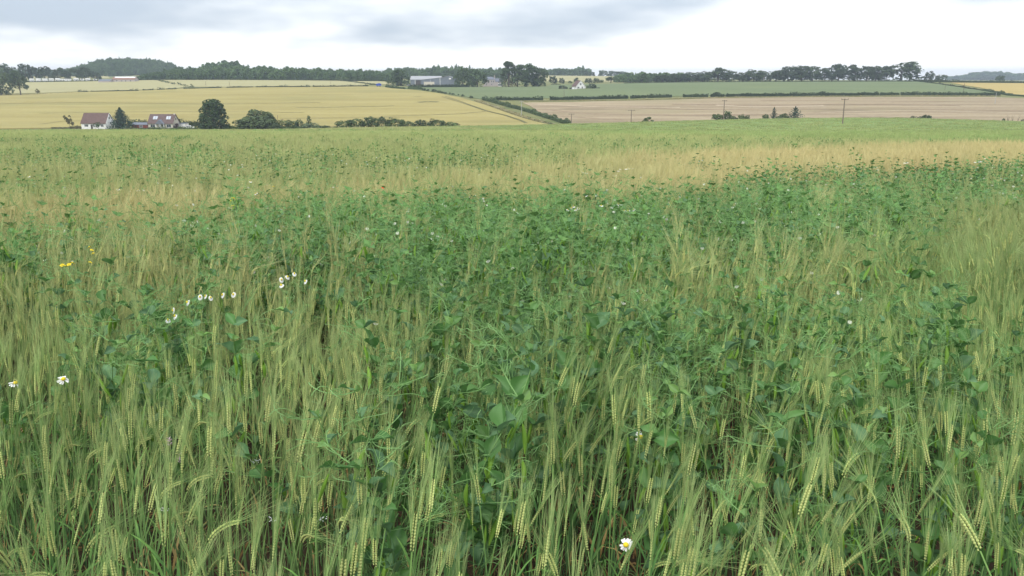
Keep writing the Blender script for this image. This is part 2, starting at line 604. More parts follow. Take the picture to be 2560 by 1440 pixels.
# tramlines: paired wheel tracks through the barley
def track(name, pts, width, lift, mat):
    P = [hit(px, py, 372) for px, py in pts]
    Q = []
    for a, b in zip(P[:-1], P[1:]):
        k = max(1, int((b.xy - a.xy).length / 8))
        Q += [a.lerp(b, j / k) for j in range(k)]
    Q.append(P[-1])
    mb = MB()
    for i in range(len(Q) - 1):
        d = (Q[i + 1] - Q[i]); d.z = 0
        s = Vector((d.y, -d.x, 0)).normalized() * width / 2
        vs = []
        for q in (Q[i], Q[i + 1]):
            for sg in (-1, 1):
                p = q + s * sg
                vs.append((p.x, p.y, T1(p.x, p.y) + lift))
        mb.add(vs, [(0, 1, 3, 2)], (1, 1, 1))
    o = mb.build(name, mat)
    tag(o, kind='structure')
M_TRACK = flat('trodden_barley', (0.133, 0.129, 0.055), 0.95, 0.05, 0.25, 0.3)
M_TRACK2 = flat('thin_barley', (0.262, 0.228, 0.092), 0.95, 0.05, 0.25, 0.3)
for off in (0, 5):
    track('tramline', [(1105 + off * 1.6, 243.5 - off * .2), (1145 + off * 1.6, 256), (1168 + off, 263.5), (1215 + off, 279.5), (1262 + off, 291), (1300 + off, 304), (1313 + off, 310)], 0.8, 0.5, M_TRACK)
track('tramline', [(1222, 280), (1150, 287), (1060, 290), (960, 293)], 3.0, 0.5, M_TRACK2)
track('tramline', [(1045, 257.5), (1070, 256), (1095, 256.8)], 5.0, 0.5, M_TRACK)
track('tramline', [(880, 268), (940, 268), (985, 266.5)], 3.5, 0.5, M_TRACK2)
track('tramline', [(740, 270.5), (820, 270), (900, 268.5)], 3.0, 0.5, M_TRACK2)
track('tramline', [(1035, 244), (1052, 243)], 4.0, 0.5, M_TRACK2)
track('tramline', [(700, 299), (880, 297), (1000, 295.5)], 2.5, 0.5, M_TRACK2)
track('tramline', [(100, 313), (150, 306), (205, 304)], 2.5, 0.5, M_TRACK2)
track('tramline', [(-100, 262), (200, 258), (520, 262), (800, 258)], 3.0, 0.5, M_TRACK2)
track('tramline', [(100, 285), (420, 280), (760, 284)], 2.2, 0.5, M_TRACK2)
M_SWATH = flat('straw_swath', (0.265, 0.195, 0.125), 0.95, 0.05, 0.2, 0.3)
M_SWATH2 = flat('pale_straw', (0.437, 0.351, 0.242), 0.95, 0.05, 0.2, 0.3)
for pts, w, m in (([(1680, 262), (1800, 263), (1880, 266), (1960, 265.5), (2080, 262), (2240, 262.5), (2400, 266)], 1.3, M_SWATH),
                  ([(1790, 265), (1880, 268.6), (1960, 268), (2060, 266)], 1.6, M_SWATH2),
                  ([(1560, 270), (1700, 275), (1900, 276), (2200, 274), (2560, 279)], 0.9, M_SWATH),
                  ([(1340, 262), (1480, 268), (1700, 270)], 1.0, M_SWATH2),
                  ([(1360, 275), (1480, 287), (1700, 290), (2000, 287)], 0.9, M_SWATH),
                  ([(1400, 292), (1500, 299), (1560, 302)], 0.9, M_SWATH),
                  ([(2050, 283), (2250, 278.5), (2560, 284)], 0.9, M_SWATH2),
                  ([(1900, 252), (2200, 254), (2500, 257)], 1.2, M_SWATH)):
    track('swath_line', pts, w * 3.2, 0.33, m)

# the near field beyond the standing plants that are built one by one
us = np.linspace(-1.5, 1.5, 120); ys = np.concatenate([np.linspace(46, 120, 24), np.linspace(126, 345, 34), [347, 349]])
UU, YY = np.meshgrid(us, ys); XX = UU * YY
ZZ = T(XX.ravel(), YY.ravel()).reshape(XX.shape)
ZZ += 0.42 * np.clip((YY - 40) / 20, 0, 1)
ZZ[-1, :] -= 0.9
# two crops meet on the right along a curve
border = lambda u: 150 - 260 * np.clip(u - 0.0, 0, 1)
me = grid_mesh('crop_field', XX, YY, ZZ, M_NEAR)
me.materials.append(M_NEARG)
cx_ = np.array([p.center[:] for p in me.polygons])
def young(x, y):
    u = np.asarray(x) / np.maximum(np.asarray(y), 1.0)
    lim = np.interp(u, [-0.2, 0.0, 0.1, 0.3, 0.45, 0.62, 0.9], [400, 200, 85, 58, 44, 36, 30])
    return y > lim
me.polygons.foreach_set('material_index', young(cx_[:, 0], cx_[:, 1]).astype(np.int32))
crop_field = link('crop_field', me)
tag(crop_field, kind='structure')
# ------------------------------------------------------------------ foliage
M_BARK = flat('bark', (0.10, 0.085, 0.07), 0.9, 0.05, 0.3, 2.0)
M_OAK = leafmat('oak_leaves', ((0.042, 0.073, 0.032), (0.099, 0.152, 0.059)))
M_WOOD = leafmat('woodland_leaves', ((0.071, 0.124, 0.052), (0.150, 0.231, 0.088)), nscale=0.06)
M_PARK = leafmat('lime_leaves', ((0.047, 0.075, 0.040), (0.101, 0.147, 0.070)))
M_WILLOW = leafmat('willow_leaves', ((0.083, 0.121, 0.050), (0.138, 0.182, 0.077)))
M_SPRUCE = leafmat('spruce_needles', ((0.035, 0.065, 0.045), (0.075, 0.112, 0.077)), 0.1)
M_HEDGE = leafmat('hawthorn_leaves', ((0.053, 0.088, 0.036), (0.120, 0.173, 0.064)), nscale=0.12)
M_DARKHEDGE = leafmat('dark_hedge_leaves', ((0.030, 0.050, 0.024), (0.068, 0.099, 0.041)), nscale=0.12)
M_PURPLE = leafmat('copper_leaves', ((0.040, 0.022, 0.026), (0.085, 0.045, 0.05)))
M_PALE = leafmat('pale_leaves', ((0.12, 0.16, 0.09), (0.20, 0.25, 0.14)))
M_DRY = leafmat('dry_twigs', ((0.11, 0.10, 0.05), (0.20, 0.19, 0.09)))
M_VERGE = leafmat('verge_grass', ((0.22, 0.22, 0.09), (0.42, 0.36, 0.19)), 0.3, 0.3)

def rdir(rng):
    z = rng.uniform(-1, 1); a = rng.uniform(0, 2 * math.pi); r = math.sqrt(1 - z * z)
    return Vector((r * math.cos(a), r * math.sin(a), z))

def leafquad(mb, p, nrm, s, rng, col):
    t = nrm.cross(rdir(rng))
    if t.length < 1e-4: t = Vector((1, 0, 0))
    t.normalize()
    b = nrm.cross(t)
    k = rng.uniform(0.55, 1.0)
    w = nrm * (s * 0.3)
    mb.add([p - t * s - w, p + b * (s * k), p + t * s - w, p - b * (s * k)], [(0, 1, 2, 3)], col)

def lobes_cloud(mb, lobes, n, size, rng, fill=0.25, up=0.25):
    """leaf sprays over lobes [(centre, radii)]"""
    wts = [(r[0] * r[1] + r[0] * r[2] + r[1] * r[2]) for _, r in lobes]
    tones = [rng.uniform(0.82, 1.18) for _ in lobes]
    for _ in range(n):
        k = rng.choices(range(len(lobes)), wts)[0]
        c, r = lobes[k]
        d = rdir(rng)
        if d.z < -0.35 and rng.random() < 0.6: d.z = -d.z
        q = rng.uniform(0.84, 1.06) if rng.random() > fill else rng.uniform(0.3, 0.84)
        p = Vector((c[0] + d.x * r[0] * q, c[1] + d.y * r[1] * q, c[2] + d.z * r[2] * q))
        nrm = (d * 0.8 + rdir(rng) * 0.75 + Vector((0, 0, up))).normalized()
        t = tones[k] * rng.uniform(0.8, 1.2)
        leafquad(mb, p, nrm, size * rng.uniform(0.6, 1.35), rng, (t, t, t * rng.uniform(0.85, 1.1)))

def crown_lobes(rng, kind):
    """unit tree: height 1, width 1"""
    L = []
    if kind == 'dense':            # leafy almost to the ground
        L.append(((0, 0, 0.42), (0.38, 0.38, 0.44)))
        for i in range(15):
            a = rng.uniform(0, 6.28); h = 0.10 + 0.76 * (i + rng.random()) / 15
            rr = 0.37 * math.sqrt(max(0.05, 1 - ((h - 0.36) / 0.62)**2))
            s = rng.uniform(0.12, 0.19)
            L.append(((rr * math.cos(a), rr * math.sin(a), h), (s, s, s * 0.85)))
    elif kind == 'park':           # clear stem, spreading broken canopy
        for i in range(17):
            a = rng.uniform(0, 6.28); h = rng.uniform(0.42, 0.88)
            rr = rng.uniform(0.08, 0.40)
            s = rng.uniform(0.12, 0.20)
            L.append(((rr * math.cos(a), rr * math.sin(a), h - rr * 0.25), (s * 1.1, s * 1.1, s * 0.62)))
        L.append(((0, 0, 0.86), (0.2, 0.2, 0.12)))
    elif kind == 'tall':           # narrow crown high on a bare trunk
        for i in range(8):
            a = rng.uniform(0, 6.28); h = rng.uniform(0.55, 0.92); rr = rng.uniform(0.05, 0.30)
            s = rng.uniform(0.13, 0.22)
            L.append(((rr * math.cos(a), rr * math.sin(a), h), (s, s, s * 0.45)))
    elif kind == 'bush':           # dome on the ground
        L.append(((0, 0, 0.34), (0.42, 0.42, 0.52)))
        for i in range(9):
            a = rng.uniform(0, 6.28); h = rng.uniform(0.15, 0.75)
            rr = 0.40 * math.sqrt(max(0.04, 1 - (h / 0.95)**2))
            s = rng.uniform(0.12, 0.2)
            L.append(((rr * math.cos(a), rr * math.sin(a), h), (s, s, s * 1.1)))
    elif kind == 'oval':           # tall egg-shaped crown with a broad foot
        for i in range(34):
            a = i * 2.4 + rng.uniform(-.4, .4); h = 0.02 + 0.88 * ((i + rng.random()) / 34)**1.25
            prof = 0.46 * min(1.0, (1.04 - h) / 0.80)**0.8
            rr = prof * rng.uniform(0.55, 0.9)
            s = rng.uniform(0.11, 0.17)
            L.append(((rr * math.cos(a), rr * math.sin(a), h), (s, s, s * 0.75)))
        L.append(((0, 0, 0.45), (0.3, 0.3, 0.42)))
    elif kind == 'full':           # broad domed crown low to the ground, with a few holes near the top
        for i in range(20):
            a = i * 2.4 + rng.uniform(-.5, .5); h = 0.18 + 0.70 * (i + rng.random()) / 20
            rr = 0.40 * math.sqrt(max(0.05, 1 - ((h - 0.45) / 0.55)**2)) * rng.uniform(.55, 1)
            s = rng.uniform(0.13, 0.20)
            L.append(((rr * math.cos(a), rr * math.sin(a), h), (s, s, s * 0.72)))
    elif kind == 'stemmed':        # full crown on a short clear stem
        L.append(((0, 0, 0.60), (0.34, 0.34, 0.34)))
        for i in range(14):
            a = rng.uniform(0, 6.28); h = 0.30 + 0.58 * (i + rng.random()) / 14
            rr = 0.36 * math.sqrt(max(0.05, 1 - ((h - 0.5) / 0.5)**2))
            s = rng.uniform(0.11, 0.18)
            L.append(((rr * math.cos(a), rr * math.sin(a), h), (s, s, s * 0.8)))
    elif kind == 'wisp':           # thin open crown, many gaps
        for i in range(9):
            a = rng.uniform(0, 6.28); h = rng.uniform(0.35, 0.92); rr = rng.uniform(0.1, 0.4)
            s = rng.uniform(0.10, 0.18)
            L.append(((rr * math.cos(a), rr * math.sin(a), h), (s, s, s * 0.8)))
    return L

def trunk_mb(rng, kind):
    mb = MB()
    top = {'dense': 0.55, 'park': 0.6, 'tall': 0.8, 'bush': 0.25, 'oval': 0.7, 'wisp': 0.6, 'conifer': 0.9, 'stemmed': 0.7, 'full': 0.6}[kind]
    r0 = {'dense': 0.035, 'park': 0.038, 'tall': 0.045, 'bush': 0.02, 'oval': 0.03, 'wisp': 0.018, 'conifer': 0.022, 'stemmed': 0.032, 'full': 0.032}[kind]
    pts = [(rng.uniform(-.01, .01) * i, rng.uniform(-.01, .01) * i, top * i / 5 - 0.03) for i in range(6)]
    mb.tube(pts, [r0 * (1.25 - i * 0.17) for i in range(6)], 6, (1, 1, 1))
    if kind != 'conifer':
        for i in range(6):
            a = rng.uniform(0, 6.28); h = rng.uniform(0.4, 0.9) * top
            l = rng.uniform(0.18, 0.34)
            if kind == 'bush': l *= 0.7
            p0 = Vector((0, 0, h)); p2 = Vector((l * math.cos(a), l * math.sin(a), h + l * rng.uniform(0.5, 1.0)))
            p1 = p0.lerp(p2, 0.5) + Vector((0, 0, -0.02))
            mb.tube([p0, p1, p2], [r0 * 0.5, r0 * 0.35, r0 * 0.12], 4, (1, 1, 1))
    return mb

def conifer_mb(rng, n_layers=17, droop=0.10, size=0.05, broad=1.0, sparse=False):
    mb = MB()
    for i in range(n_layers):
        t = i / (n_layers - 1)
        h = 0.05 + 0.93 * t
        rad = (0.62 * (1 - t)**0.8 + 0.02) * broad
        nb = int(20 - 13 * t)
        for k in range(nb):
            a = 6.28 * (k + rng.random()) / nb
            L_ = rad * rng.uniform(0.78, 1.08)
            d = Vector((math.cos(a), math.sin(a), 0))
            tone = rng.uniform(0.75, 1.25)
            for q in range(5):
                s = (q + 1) / 5
                p = d * (L_ * s) + Vector((0, 0, h + 0.06 * (1 - t) - droop * s * (1 - 0.4 * t) + 0.05 * s * s))
                nrm = (Vector((0, 0, 0.45)) + d * 0.5 + rdir(rng) * 0.9).normalized()
                if sparse and (i % 2 or rng.random() < 0.25): continue
                leafquad(mb, p, nrm, size * rng.uniform(0.7, 1.2) * (1.2 - 0.5 * s), rng, (tone, tone, tone))
    return mb

TREES = {}
def tree_meshes(kind, var, mat, n, size):
    key = (kind, var, mat.name, n)
    if key not in TREES:
        rng = random.Random(str(key[:2]) + mat.name)
        if kind == 'conifer':
            crown = conifer_mb(rng, 17, -0.12 if n == 520 else 0.10, size, 1.0, n == 520)
        else:
            crown = MB()
            lobes_cloud(crown, crown_lobes(rng, kind), n, size, rng, 0.1 if kind in ('park', 'tall', 'wisp') else 0.2)
        TREES[key] = (crown.mesh('crown', mat), trunk_mb(rng, kind).mesh('trunk', M_BARK))
    return TREES[key]

def put_tree(name, label, cat, px, Y, w, h, kind, mat, var=0, group=None, n=800, size=0.045, rz=None, sink=0.0, depth=None):
    """w, h: size in photo pixels at that distance; depth: front-to-back size in metres"""
    p = ground(px, Y)
    wm, hm = psize(w, Y), h * Y / F
    t = thing(name, label, cat, (p.x, p.y, p.z - 0.15 - sink), RNG.uniform(0, 6.28) if rz is None else rz, group, (wm, depth or wm, hm))
    cm, tm = tree_meshes(kind, var, mat, n, size)
    link('crown', cm, t)
    link('trunk', tm, t)
    return t

# woods that read as one mass: trees set out by the hundred
def gn_scatter(name, protos, pos, rot, scl, vid, extra=None, kind='stuff', mats=()):
    """one object whose points carry copies of the proto meshes"""
    me = bpy.data.meshes.new(name)
    me.vertices.add(len(pos))
    me.vertices.foreach_set('co', np.asarray(pos, np.float32).ravel())
    def attr(nm, ty, arr, fld):
        a = me.attributes.new(nm, ty, 'POINT')
        a.data.foreach_set(fld, np.ascontiguousarray(arr).ravel())
    attr('rot', 'FLOAT_VECTOR', np.asarray(rot, np.float32), 'vector')
    attr('scl', 'FLOAT_VECTOR', np.asarray(scl, np.float32), 'vector')
    attr('vid', 'INT', np.asarray(vid, np.int32), 'value')
    for k, v in (extra or {}).items():
        attr(k, 'FLOAT', np.asarray(v, np.float32), 'value')
    o = link(name, me)
    ng = bpy.data.node_groups.new(name, 'GeometryNodeTree')
    ng.interface.new_socket('Geometry', in_out='INPUT', socket_type='NodeSocketGeometry')
    ng.interface.new_socket('Geometry', in_out='OUTPUT', socket_type='NodeSocketGeometry')
    N, L = ng.nodes, ng.links
    gi, go = N.new('NodeGroupInput'), N.new('NodeGroupOutput')
    join = N.new('GeometryNodeJoinGeometry')
    for p in reversed(list(protos)):
        oi = N.new('GeometryNodeObjectInfo')
        oi.inputs['Object'].default_value = p
        oi.transform_space = 'ORIGINAL'
        g2 = N.new('GeometryNodeGeometryToInstance')
        L.new(oi.outputs['Geometry'], g2.inputs[0])
        L.new(g2.outputs[0], join.inputs[0])
    iop = N.new('GeometryNodeInstanceOnPoints')
    L.new(gi.outputs[0], iop.inputs['Points'])
    L.new(join.outputs[0], iop.inputs['Instance'])
    iop.inputs['Pick Instance'].default_value = True
    def named(nm, ty):
        n = N.new('GeometryNodeInputNamedAttribute')
        n.data_type = ty
        n.inputs['Name'].default_value = nm
        return n.outputs[0]
    L.new(named('vid', 'INT'), iop.inputs['Instance Index'])
    e2r = N.new('FunctionNodeEulerToRotation')
    L.new(named('rot', 'FLOAT_VECTOR'), e2r.inputs[0])
    L.new(e2r.outputs[0], iop.inputs['Rotation'])
    L.new(named('scl', 'FLOAT_VECTOR'), iop.inputs['Scale'])
    L.new(iop.outputs[0], go.inputs[0])
    md = o.modifiers.new('scatter', 'NODES')
    md.node_group = ng
    tag(o, kind=kind)
    return o

def proto(name, me):
    return bpy.data.objects.new(name, me)

def tree_proto(name, kind, var, mat, n, size):
    cm, tm = tree_meshes(kind, var, mat, n, size)
    mb = MB()
    me = bpy.data.meshes.new(name)
    vc = [tuple(v.co) for v in cm.vertices]; vt = [tuple(v.co) for v in tm.vertices]
    fc = [tuple(p.vertices) for p in cm.polygons]; ft = [tuple(i + len(vc) for i in p.vertices) for p in tm.polygons]
    me.from_pydata(vc + vt, [], fc + ft)
    at = me.color_attributes.new('col', 'FLOAT_COLOR', 'POINT')
    arr = np.ones((len(vc) + len(vt), 4), np.float32)
    a2 = np.empty(len(vc) * 4, np.float32); cm.color_attributes['col'].data.foreach_get('color', a2)
    arr[:len(vc)] = a2.reshape(-1, 4)
    at.data.foreach_set('color', arr.ravel())
    me.materials.append(mat); me.materials.append(M_BARK)
    me.polygons.foreach_set('material_index', [0] * len(fc) + [1] * len(ft))
    return proto(name, me)

WOOD_PROTOS = [tree_proto('woodland_tree', 'dense', v, M_WOOD, 480, 0.085) for v in range(5)] + [tree_proto('woodland_conifer', 'conifer', 0, M_WOOD, 420, 0.06)]

def wood(name, label, spots, hts, con=0.0, seed=1, aspect=0.85):
    rng = np.random.default_rng(seed)
    n = len(spots)
    P = np.array(spots)
    z = T(P[:, 0], P[:, 1]) - 0.3
    vid = rng.integers(0, 5, n)
    isc = rng.random(n) < con
    vid[isc] = 5
    h = np.asarray(hts) * rng.uniform(0.8, 1.12, n)
    wd = h * aspect * rng.uniform(0.85, 1.2, n) * np.where(isc, 0.55, 1)
    h = h * np.where(isc, 1.12, 1)
    o = gn_scatter(name, WOOD_PROTOS, np.stack([P[:, 0], P[:, 1], z], 1), np.stack([0 * h, 0 * h, rng.uniform(0, 6.28, n)], 1), np.stack([wd, wd, h], 1), vid)
    tag(o, label, 'woodland', None, 'stuff')
    return o

def belt(px0, px1, Y0, Y1, rows, gap, hfun, seed):
    """tree spots between photo columns at a given distance, in rows behind each other"""
    rng = random.Random(seed)
    out, hs = [], []
    for r in range(rows):
        Y = Y0 + (Y1 - Y0) * r / max(1, rows - 1)
        u0, u1 = ray(px0, 190)[0], ray(px1, 190)[0]
        n = int((u1 - u0) * Y / gap)
        for i in range(n):
            u = u0 + (u1 - u0) * (i + rng.uniform(0.1, 0.9)) / n
            px = px0 + (px1 - px0) * (u - u0) / (u1 - u0)
            y = Y + rng.uniform(-4, 4)
            out.append((u * y, y)); hs.append(hfun(px, r))
    return out, hs

# -- the wooded mound
rng = random.Random(4)
sp, hs = [], []
for i in range(850):
    a, r = rng.uniform(0, 6.28), math.sqrt(rng.random())
    x = MOUND[0] + math.cos(a) * r * 70; y = MOUND[1] + math.sin(a) * r * 165 - 20
    sp.append((x, y)); hs.append((14.0 - 4 * r**4) * rng.uniform(.72, 1.2))
wood('mound_woodland', 'dense dark rounded wood covering the mound behind the red-roofed sheds', sp, hs, 0.1, 2, 0.62)
sp, hs = belt(336, 432, 905, 965, 4, 6.0, lambda px, r: np.interp(px, [336, 360, 400, 432], [4, 7, 9, 12]), 25)
wood('lower_woodland', 'low lighter wood between the pantiled shed and the long wood below the mound', sp, hs, 0.0, 13, 0.85)
# -- the long belt behind the pale fields
prof = lambda px, r: np.interp(px, [400, 440, 470, 520, 560, 600, 660, 700, 760, 800, 830, 860, 900, 960, 1000], [10, 11.2, 11.7, 12, 13, 12.6, 12.4, 11.3, 10.7, 11.4, 9.8, 10.5, 9.8, 8.8, 8.4]) * (1 + 0.07 * r)
sp, hs = belt(415, 990, 885, 960, 5, 5.6, prof, 5)
wood('long_woodland', 'long belt of mixed green wood behind the pale upper barley strip', sp, hs, 0.0, 3, 0.72)
sp, hs = belt(508, 603, 985, 1030, 4, 6.5, lambda px, r: np.interp(px, [508, 530, 560, 590, 604], [16.5, 19.5, 21.5, 21, 16.5]), 6)
wood('knoll_woodland', 'raised clump of taller rounded trees showing above the long wood', sp, hs, 0.0, 4, 0.8)
sp, hs = belt(960, 1270, 1180, 1300, 5, 7.0, lambda px, r: np.interp(px, [960, 1000, 1080, 1090, 1130, 1200, 1250, 1280], [13, 15, 14, 17, 17, 14.0, 14, 14]), 8)
wood('farm_woodland', 'grey-green wood with pointed conifer tops behind the grey barns', sp, hs, 0.3, 5, 0.75)
sp, hs = belt(1345, 1475, 1480, 1580, 5, 8.5, lambda px, r: np.interp(px, [1345, 1400, 1430, 1450, 1475], [12, 13, 13, 16, 14]), 9)
wood('ridge_woodland', 'hazy wood on the ridge beyond the far pale field', sp, hs, 0.15, 6, 0.9)
sp, hs = belt(1535, 1720, 930, 985, 4, 6.5, lambda px, r: np.interp(px, [1535, 1560, 1600, 1640, 1720], [8, 10.5, 11, 10.5, 10]), 10)
wood('green_field_woodland', 'low wood along the top of the green field beyond the cottage', sp, hs, 0.15, 7, 0.9)
sp, hs = belt(2372, 2700, 2650, 2900, 5, 15, lambda px, r: np.interp(px, [2372, 2400, 2440, 2490, 2530, 2700], [13, 17, 26, 28, 22, 24]), 12)
wood('distant_woodland', 'blue far-off wooded ridge at the right end of the skyline', sp, hs, 0.05, 8, 1.3)
sp, hs = belt(-500, 250, 1350, 1450, 3, 11, lambda px, r: 12, 13)
wood('left_woodland', 'thin distant wood behind the caravan site trees', sp, hs, 0.05, 9, 0.9)

# ------------------------------------------------------------------ single trees
G_CAR = 'trees behind the caravans'
for i, (px, w, h, k, lab) in enumerate((
        (16, 52, 43, 'dense', 'broad dark tree at the far left behind the first white caravan'),
        (66, 40, 43, 'full', 'tall open-topped tree behind the second white caravan'),
        (91, 14, 35, 'tall', 'slim tree with a small high tuft beside the tall open-topped tree'),
        (112, 40, 36, 'dense', 'rounded tree third in the row behind the caravans'),
        (146, 34, 32, 'dense', 'full rounded tree behind the middle caravans'),
        (170, 22, 27, 'dense', 'low rounded tree in the dip of the row behind the caravans'),
        (192, 30, 28, 'wisp', 'thin-topped tree with dead twigs in the caravan row'),
        (216, 38, 33, 'full', 'spreading tree near the right end of the caravan row'),
        (242, 26, 22, 'dense', 'small last tree of the caravan row next to the wooded mound'),
        (-40, 50, 40, 'dense', 'dark tree at the outer left end of the caravan row'))):
    put_tree('broadleaf_tree', lab, 'tree', px, 905, w, h, k, M_PARK, i % 4, G_CAR, 620, 0.055)
put_tree('broadleaf_tree', 'light green leaning tree cut by the left edge of the picture', 'tree', 4, 690, 62, 56, 'dense', M_WILLOW, 1, None, 900)
put_tree('broadleaf_tree', 'dark tree with a bare lower trunk standing in the upper left barley', 'tree', 52, 685, 46, 58, 'stemmed', M_PARK, 5, None, 1100)
put_tree('shrub', 'pale twiggy shrub on the field edge right of the dark-trunked tree', 'shrub', 93, 690, 16, 14, 'wisp', M_DRY, 0, None, 200, 0.07)
put_tree('shrub', 'low dark shrub under the light green tree at the left edge', 'shrub', 22, 688, 14, 9, 'bush', M_HEDGE, 0, None, 200, 0.07)

G_FARM = 'trees round the farm'
put_tree('broadleaf_tree', 'broad dark oak at the left end of the grey barns', 'tree', 1003, 770, 60, 41, 'dense', M_OAK, 1, G_FARM, 1100)
put_tree('broadleaf_tree', 'tall tree with a tufted top against the front barn gable', 'tree', 1158, 775, 46, 50, 'dense', M_OAK, 2, G_FARM, 1000)
put_tree('broadleaf_tree', 'wide dark tree between the barns and the farmhouse', 'tree', 1193, 765, 58, 46, 'dense', M_OAK, 3, G_FARM, 1100)
put_tree('broadleaf_tree', 'tallest farm tree with a loose tuft on a long bare trunk', 'tree', 1272, 780, 44, 64, 'tall', M_OAK, 0, G_FARM, 700)
put_tree('broadleaf_tree', 'bare-trunked tree leaning over beside the tallest farm tree', 'tree', 1294, 782, 44, 56, 'stemmed', M_OAK, 1, G_FARM, 700)
put_tree('broadleaf_tree', 'short-stemmed tree filling in below the tallest farm tree', 'tree', 1263, 784, 30, 44, 'dense', M_OAK, 2, G_FARM, 500)
put_tree('broadleaf_tree', 'massive green tree in the middle of the farm clump', 'tree', 1316, 775, 70, 57, 'dense', M_OAK, 0, G_FARM, 1200)
put_tree('broadleaf_tree', 'full rounded tree at the right end of the farm clump', 'tree', 1343, 780, 56, 53, 'dense', M_OAK, 2, G_FARM, 1000)
put_tree('shrub', 'dark copper shrub below the trunks of the farm clump', 'shrub', 1280, 790, 26, 18, 'bush', M_PURPLE, 1, None, 240, 0.07)
put_tree('shrub', 'rounded green shrub at the right foot of the farm clump', 'shrub', 1357, 772, 18, 16, 'bush', M_HEDGE, 1, None, 240, 0.07)

G_PALE = 'trees in front of the far pale field'
for px, w, h, k, lab, mt in (
        (1382, 22, 20, 'dense', 'larger dark tree in front of the far pale field beside the farm clump', M_PARK),
        (1404, 15, 15, 'dense', 'small rounded tree second from the farm clump before the pale field', M_PARK),
        (1425, 11, 8, 'bush', 'little bush between the small rounded tree and the cottage roof', M_HEDGE),
        (1441, 20, 15, 'wisp', 'thin light green tree showing above the cottage roof', M_WILLOW),
        (1471, 20, 14, 'bush', 'dark bushy tree just right of the cottage gable top', M_PARK),
        (1490, 19, 13, 'dense', 'paler rounded tree two along from the cottage gable', M_WILLOW),
        (1504, 13, 9, 'bush', 'low round bush third along from the cottage gable', M_HEDGE),
        (1527, 28, 16, 'park', 'wide light tree at the right end of the far pale field', M_WILLOW)):
    put_tree('broadleaf_tree', lab, 'tree', px, 880, w, h, k, mt, 1, G_PALE, 420, 0.07)
for px, w, h, lab in ((1480, 12, 12, 'small skyline tree next to the ridge wood'), (1508, 20, 17, 'rounded skyline tree in the middle of the gap above the pale field'),
                      (1531, 18, 16, 'dark skyline tree with a flat top right of the gap'), (1552, 24, 15, 'skyline tree joining the low wood above the pale field')):
    put_tree('broadleaf_tree', lab, 'tree', px, 1420, w * 1.3, h, 'bush', M_PARK, 2, 'skyline trees beyond the far pale field', 320, 0.08)
put_tree('shrub', 'pair of grey-green bushes by the small trees at the end of the long wood', 'shrub', 848, 862, 17, 12, 'bush', M_PALE, 0, None, 160, 0.08)
put_tree('shrub', 'rounded grey-green bush at the corner of the upper fields', 'shrub', 868, 864, 13, 10, 'bush', M_WILLOW, 1, None, 160, 0.08)

G_LINE = 'trees along the top of the green field'
line = ((1655, 44, 20, 'dense', 'low rounded tree at the left start of the skyline row'),
        (1690, 44, 22, 'dense', 'second low tree of the skyline row with a flat crown'),
        (1724, 46, 25, 'dense', 'third tree of the skyline row rising a little'),
        (1757, 44, 27, 'dense', 'light-topped tree before the first open-crowned tree'),
        (1795, 42, 36, 'park', 'tall open-crowned tree with sky showing through in the left half of the row'),
        (1822, 42, 29, 'dense', 'rounded tree close right of the open-crowned tree'),
        (1857, 38, 25, 'dense', 'low dark tree in the dip of the skyline row'),
        (1884, 36, 31, 'dense', 'broad domed tree after the dip in the row'),
        (1908, 36, 28, 'dense', 'dark tree with a sloping right side before the higher canopy'),
        (1940, 34, 28, 'full', 'smaller tree at the foot of the higher canopy'),
        (1970, 50, 40, 'full', 'wide flat-topped tree starting the higher canopy'),
        (2003, 46, 41, 'full', 'flat-topped tree in the middle of the higher canopy'),
        (2030, 40, 39, 'full', 'rounded tree with a pale trunk line in the higher canopy'),
        (2062, 36, 32, 'wisp', 'thin pale-leaved tree in the gap of the canopy'),
        (2095, 52, 44, 'full', 'tall domed tree right of the thin pale tree'),
        (2136, 40, 45, 'tall', 'tree with a high cut-off tuft and sky beneath it'),
        (2165, 40, 40, 'full', 'rounded canopy tree before the last gap'),
        (2189, 38, 39, 'full', 'last tree of the row left of the bright gap'),
        (2252, 86, 50, 'dense', 'large spreading oak standing alone at the right end of the row'),
        (2216, 34, 38, 'wisp', 'thin tree leaning out of the left side of the large oak'))
for i, (px, w, h, k, lab) in enumerate(line):
    put_tree('broadleaf_tree', lab, 'tree', px, 880 if px < 2230 else 875, w * 1.18, h * 0.95, k, M_PARK, i % 5, G_LINE, 900 if k == 'park' else 800, 0.05)
# undergrowth below the row
def under_label(px):
    near = min(line, key=lambda t: abs(t[0] - px))[4]
    return 'undergrowth below the ' + ' '.join(near.split()[:9])
for i, (px, w, h) in enumerate(((1640, 50, 14), (1700, 60, 15), (1760, 60, 16), (1815, 60, 18), (1870, 60, 17), (1925, 60, 20), (1980, 56, 22), (2030, 56, 20), (2080, 60, 21), (2125, 54, 21), (2170, 50, 20), (2205, 20, 9))):
    put_tree('shrub', under_label(px), 'shrub', px, 886, w * 1.1, h * 1.3, 'bush', M_PARK, i % 4, 'undergrowth below the skyline row', 360, 0.06)
put_tree('broadleaf_tree', 'left one of two lone trees right of the large skyline oak', 'tree', 2323, 850, 26, 25, 'dense', M_PARK, 4, None, 500, 0.06)
put_tree('broadleaf_tree', 'bushy right one of two lone trees beyond the large skyline oak', 'tree', 2352, 848, 36, 19, 'bush', M_PARK, 2, None, 500, 0.06)
put_tree('broadleaf_tree', 'lone rounded tree on the far edge of the yellow field', 'tree', 2499, 880, 24, 18, 'bush', M_PARK, 3, None, 420, 0.06)

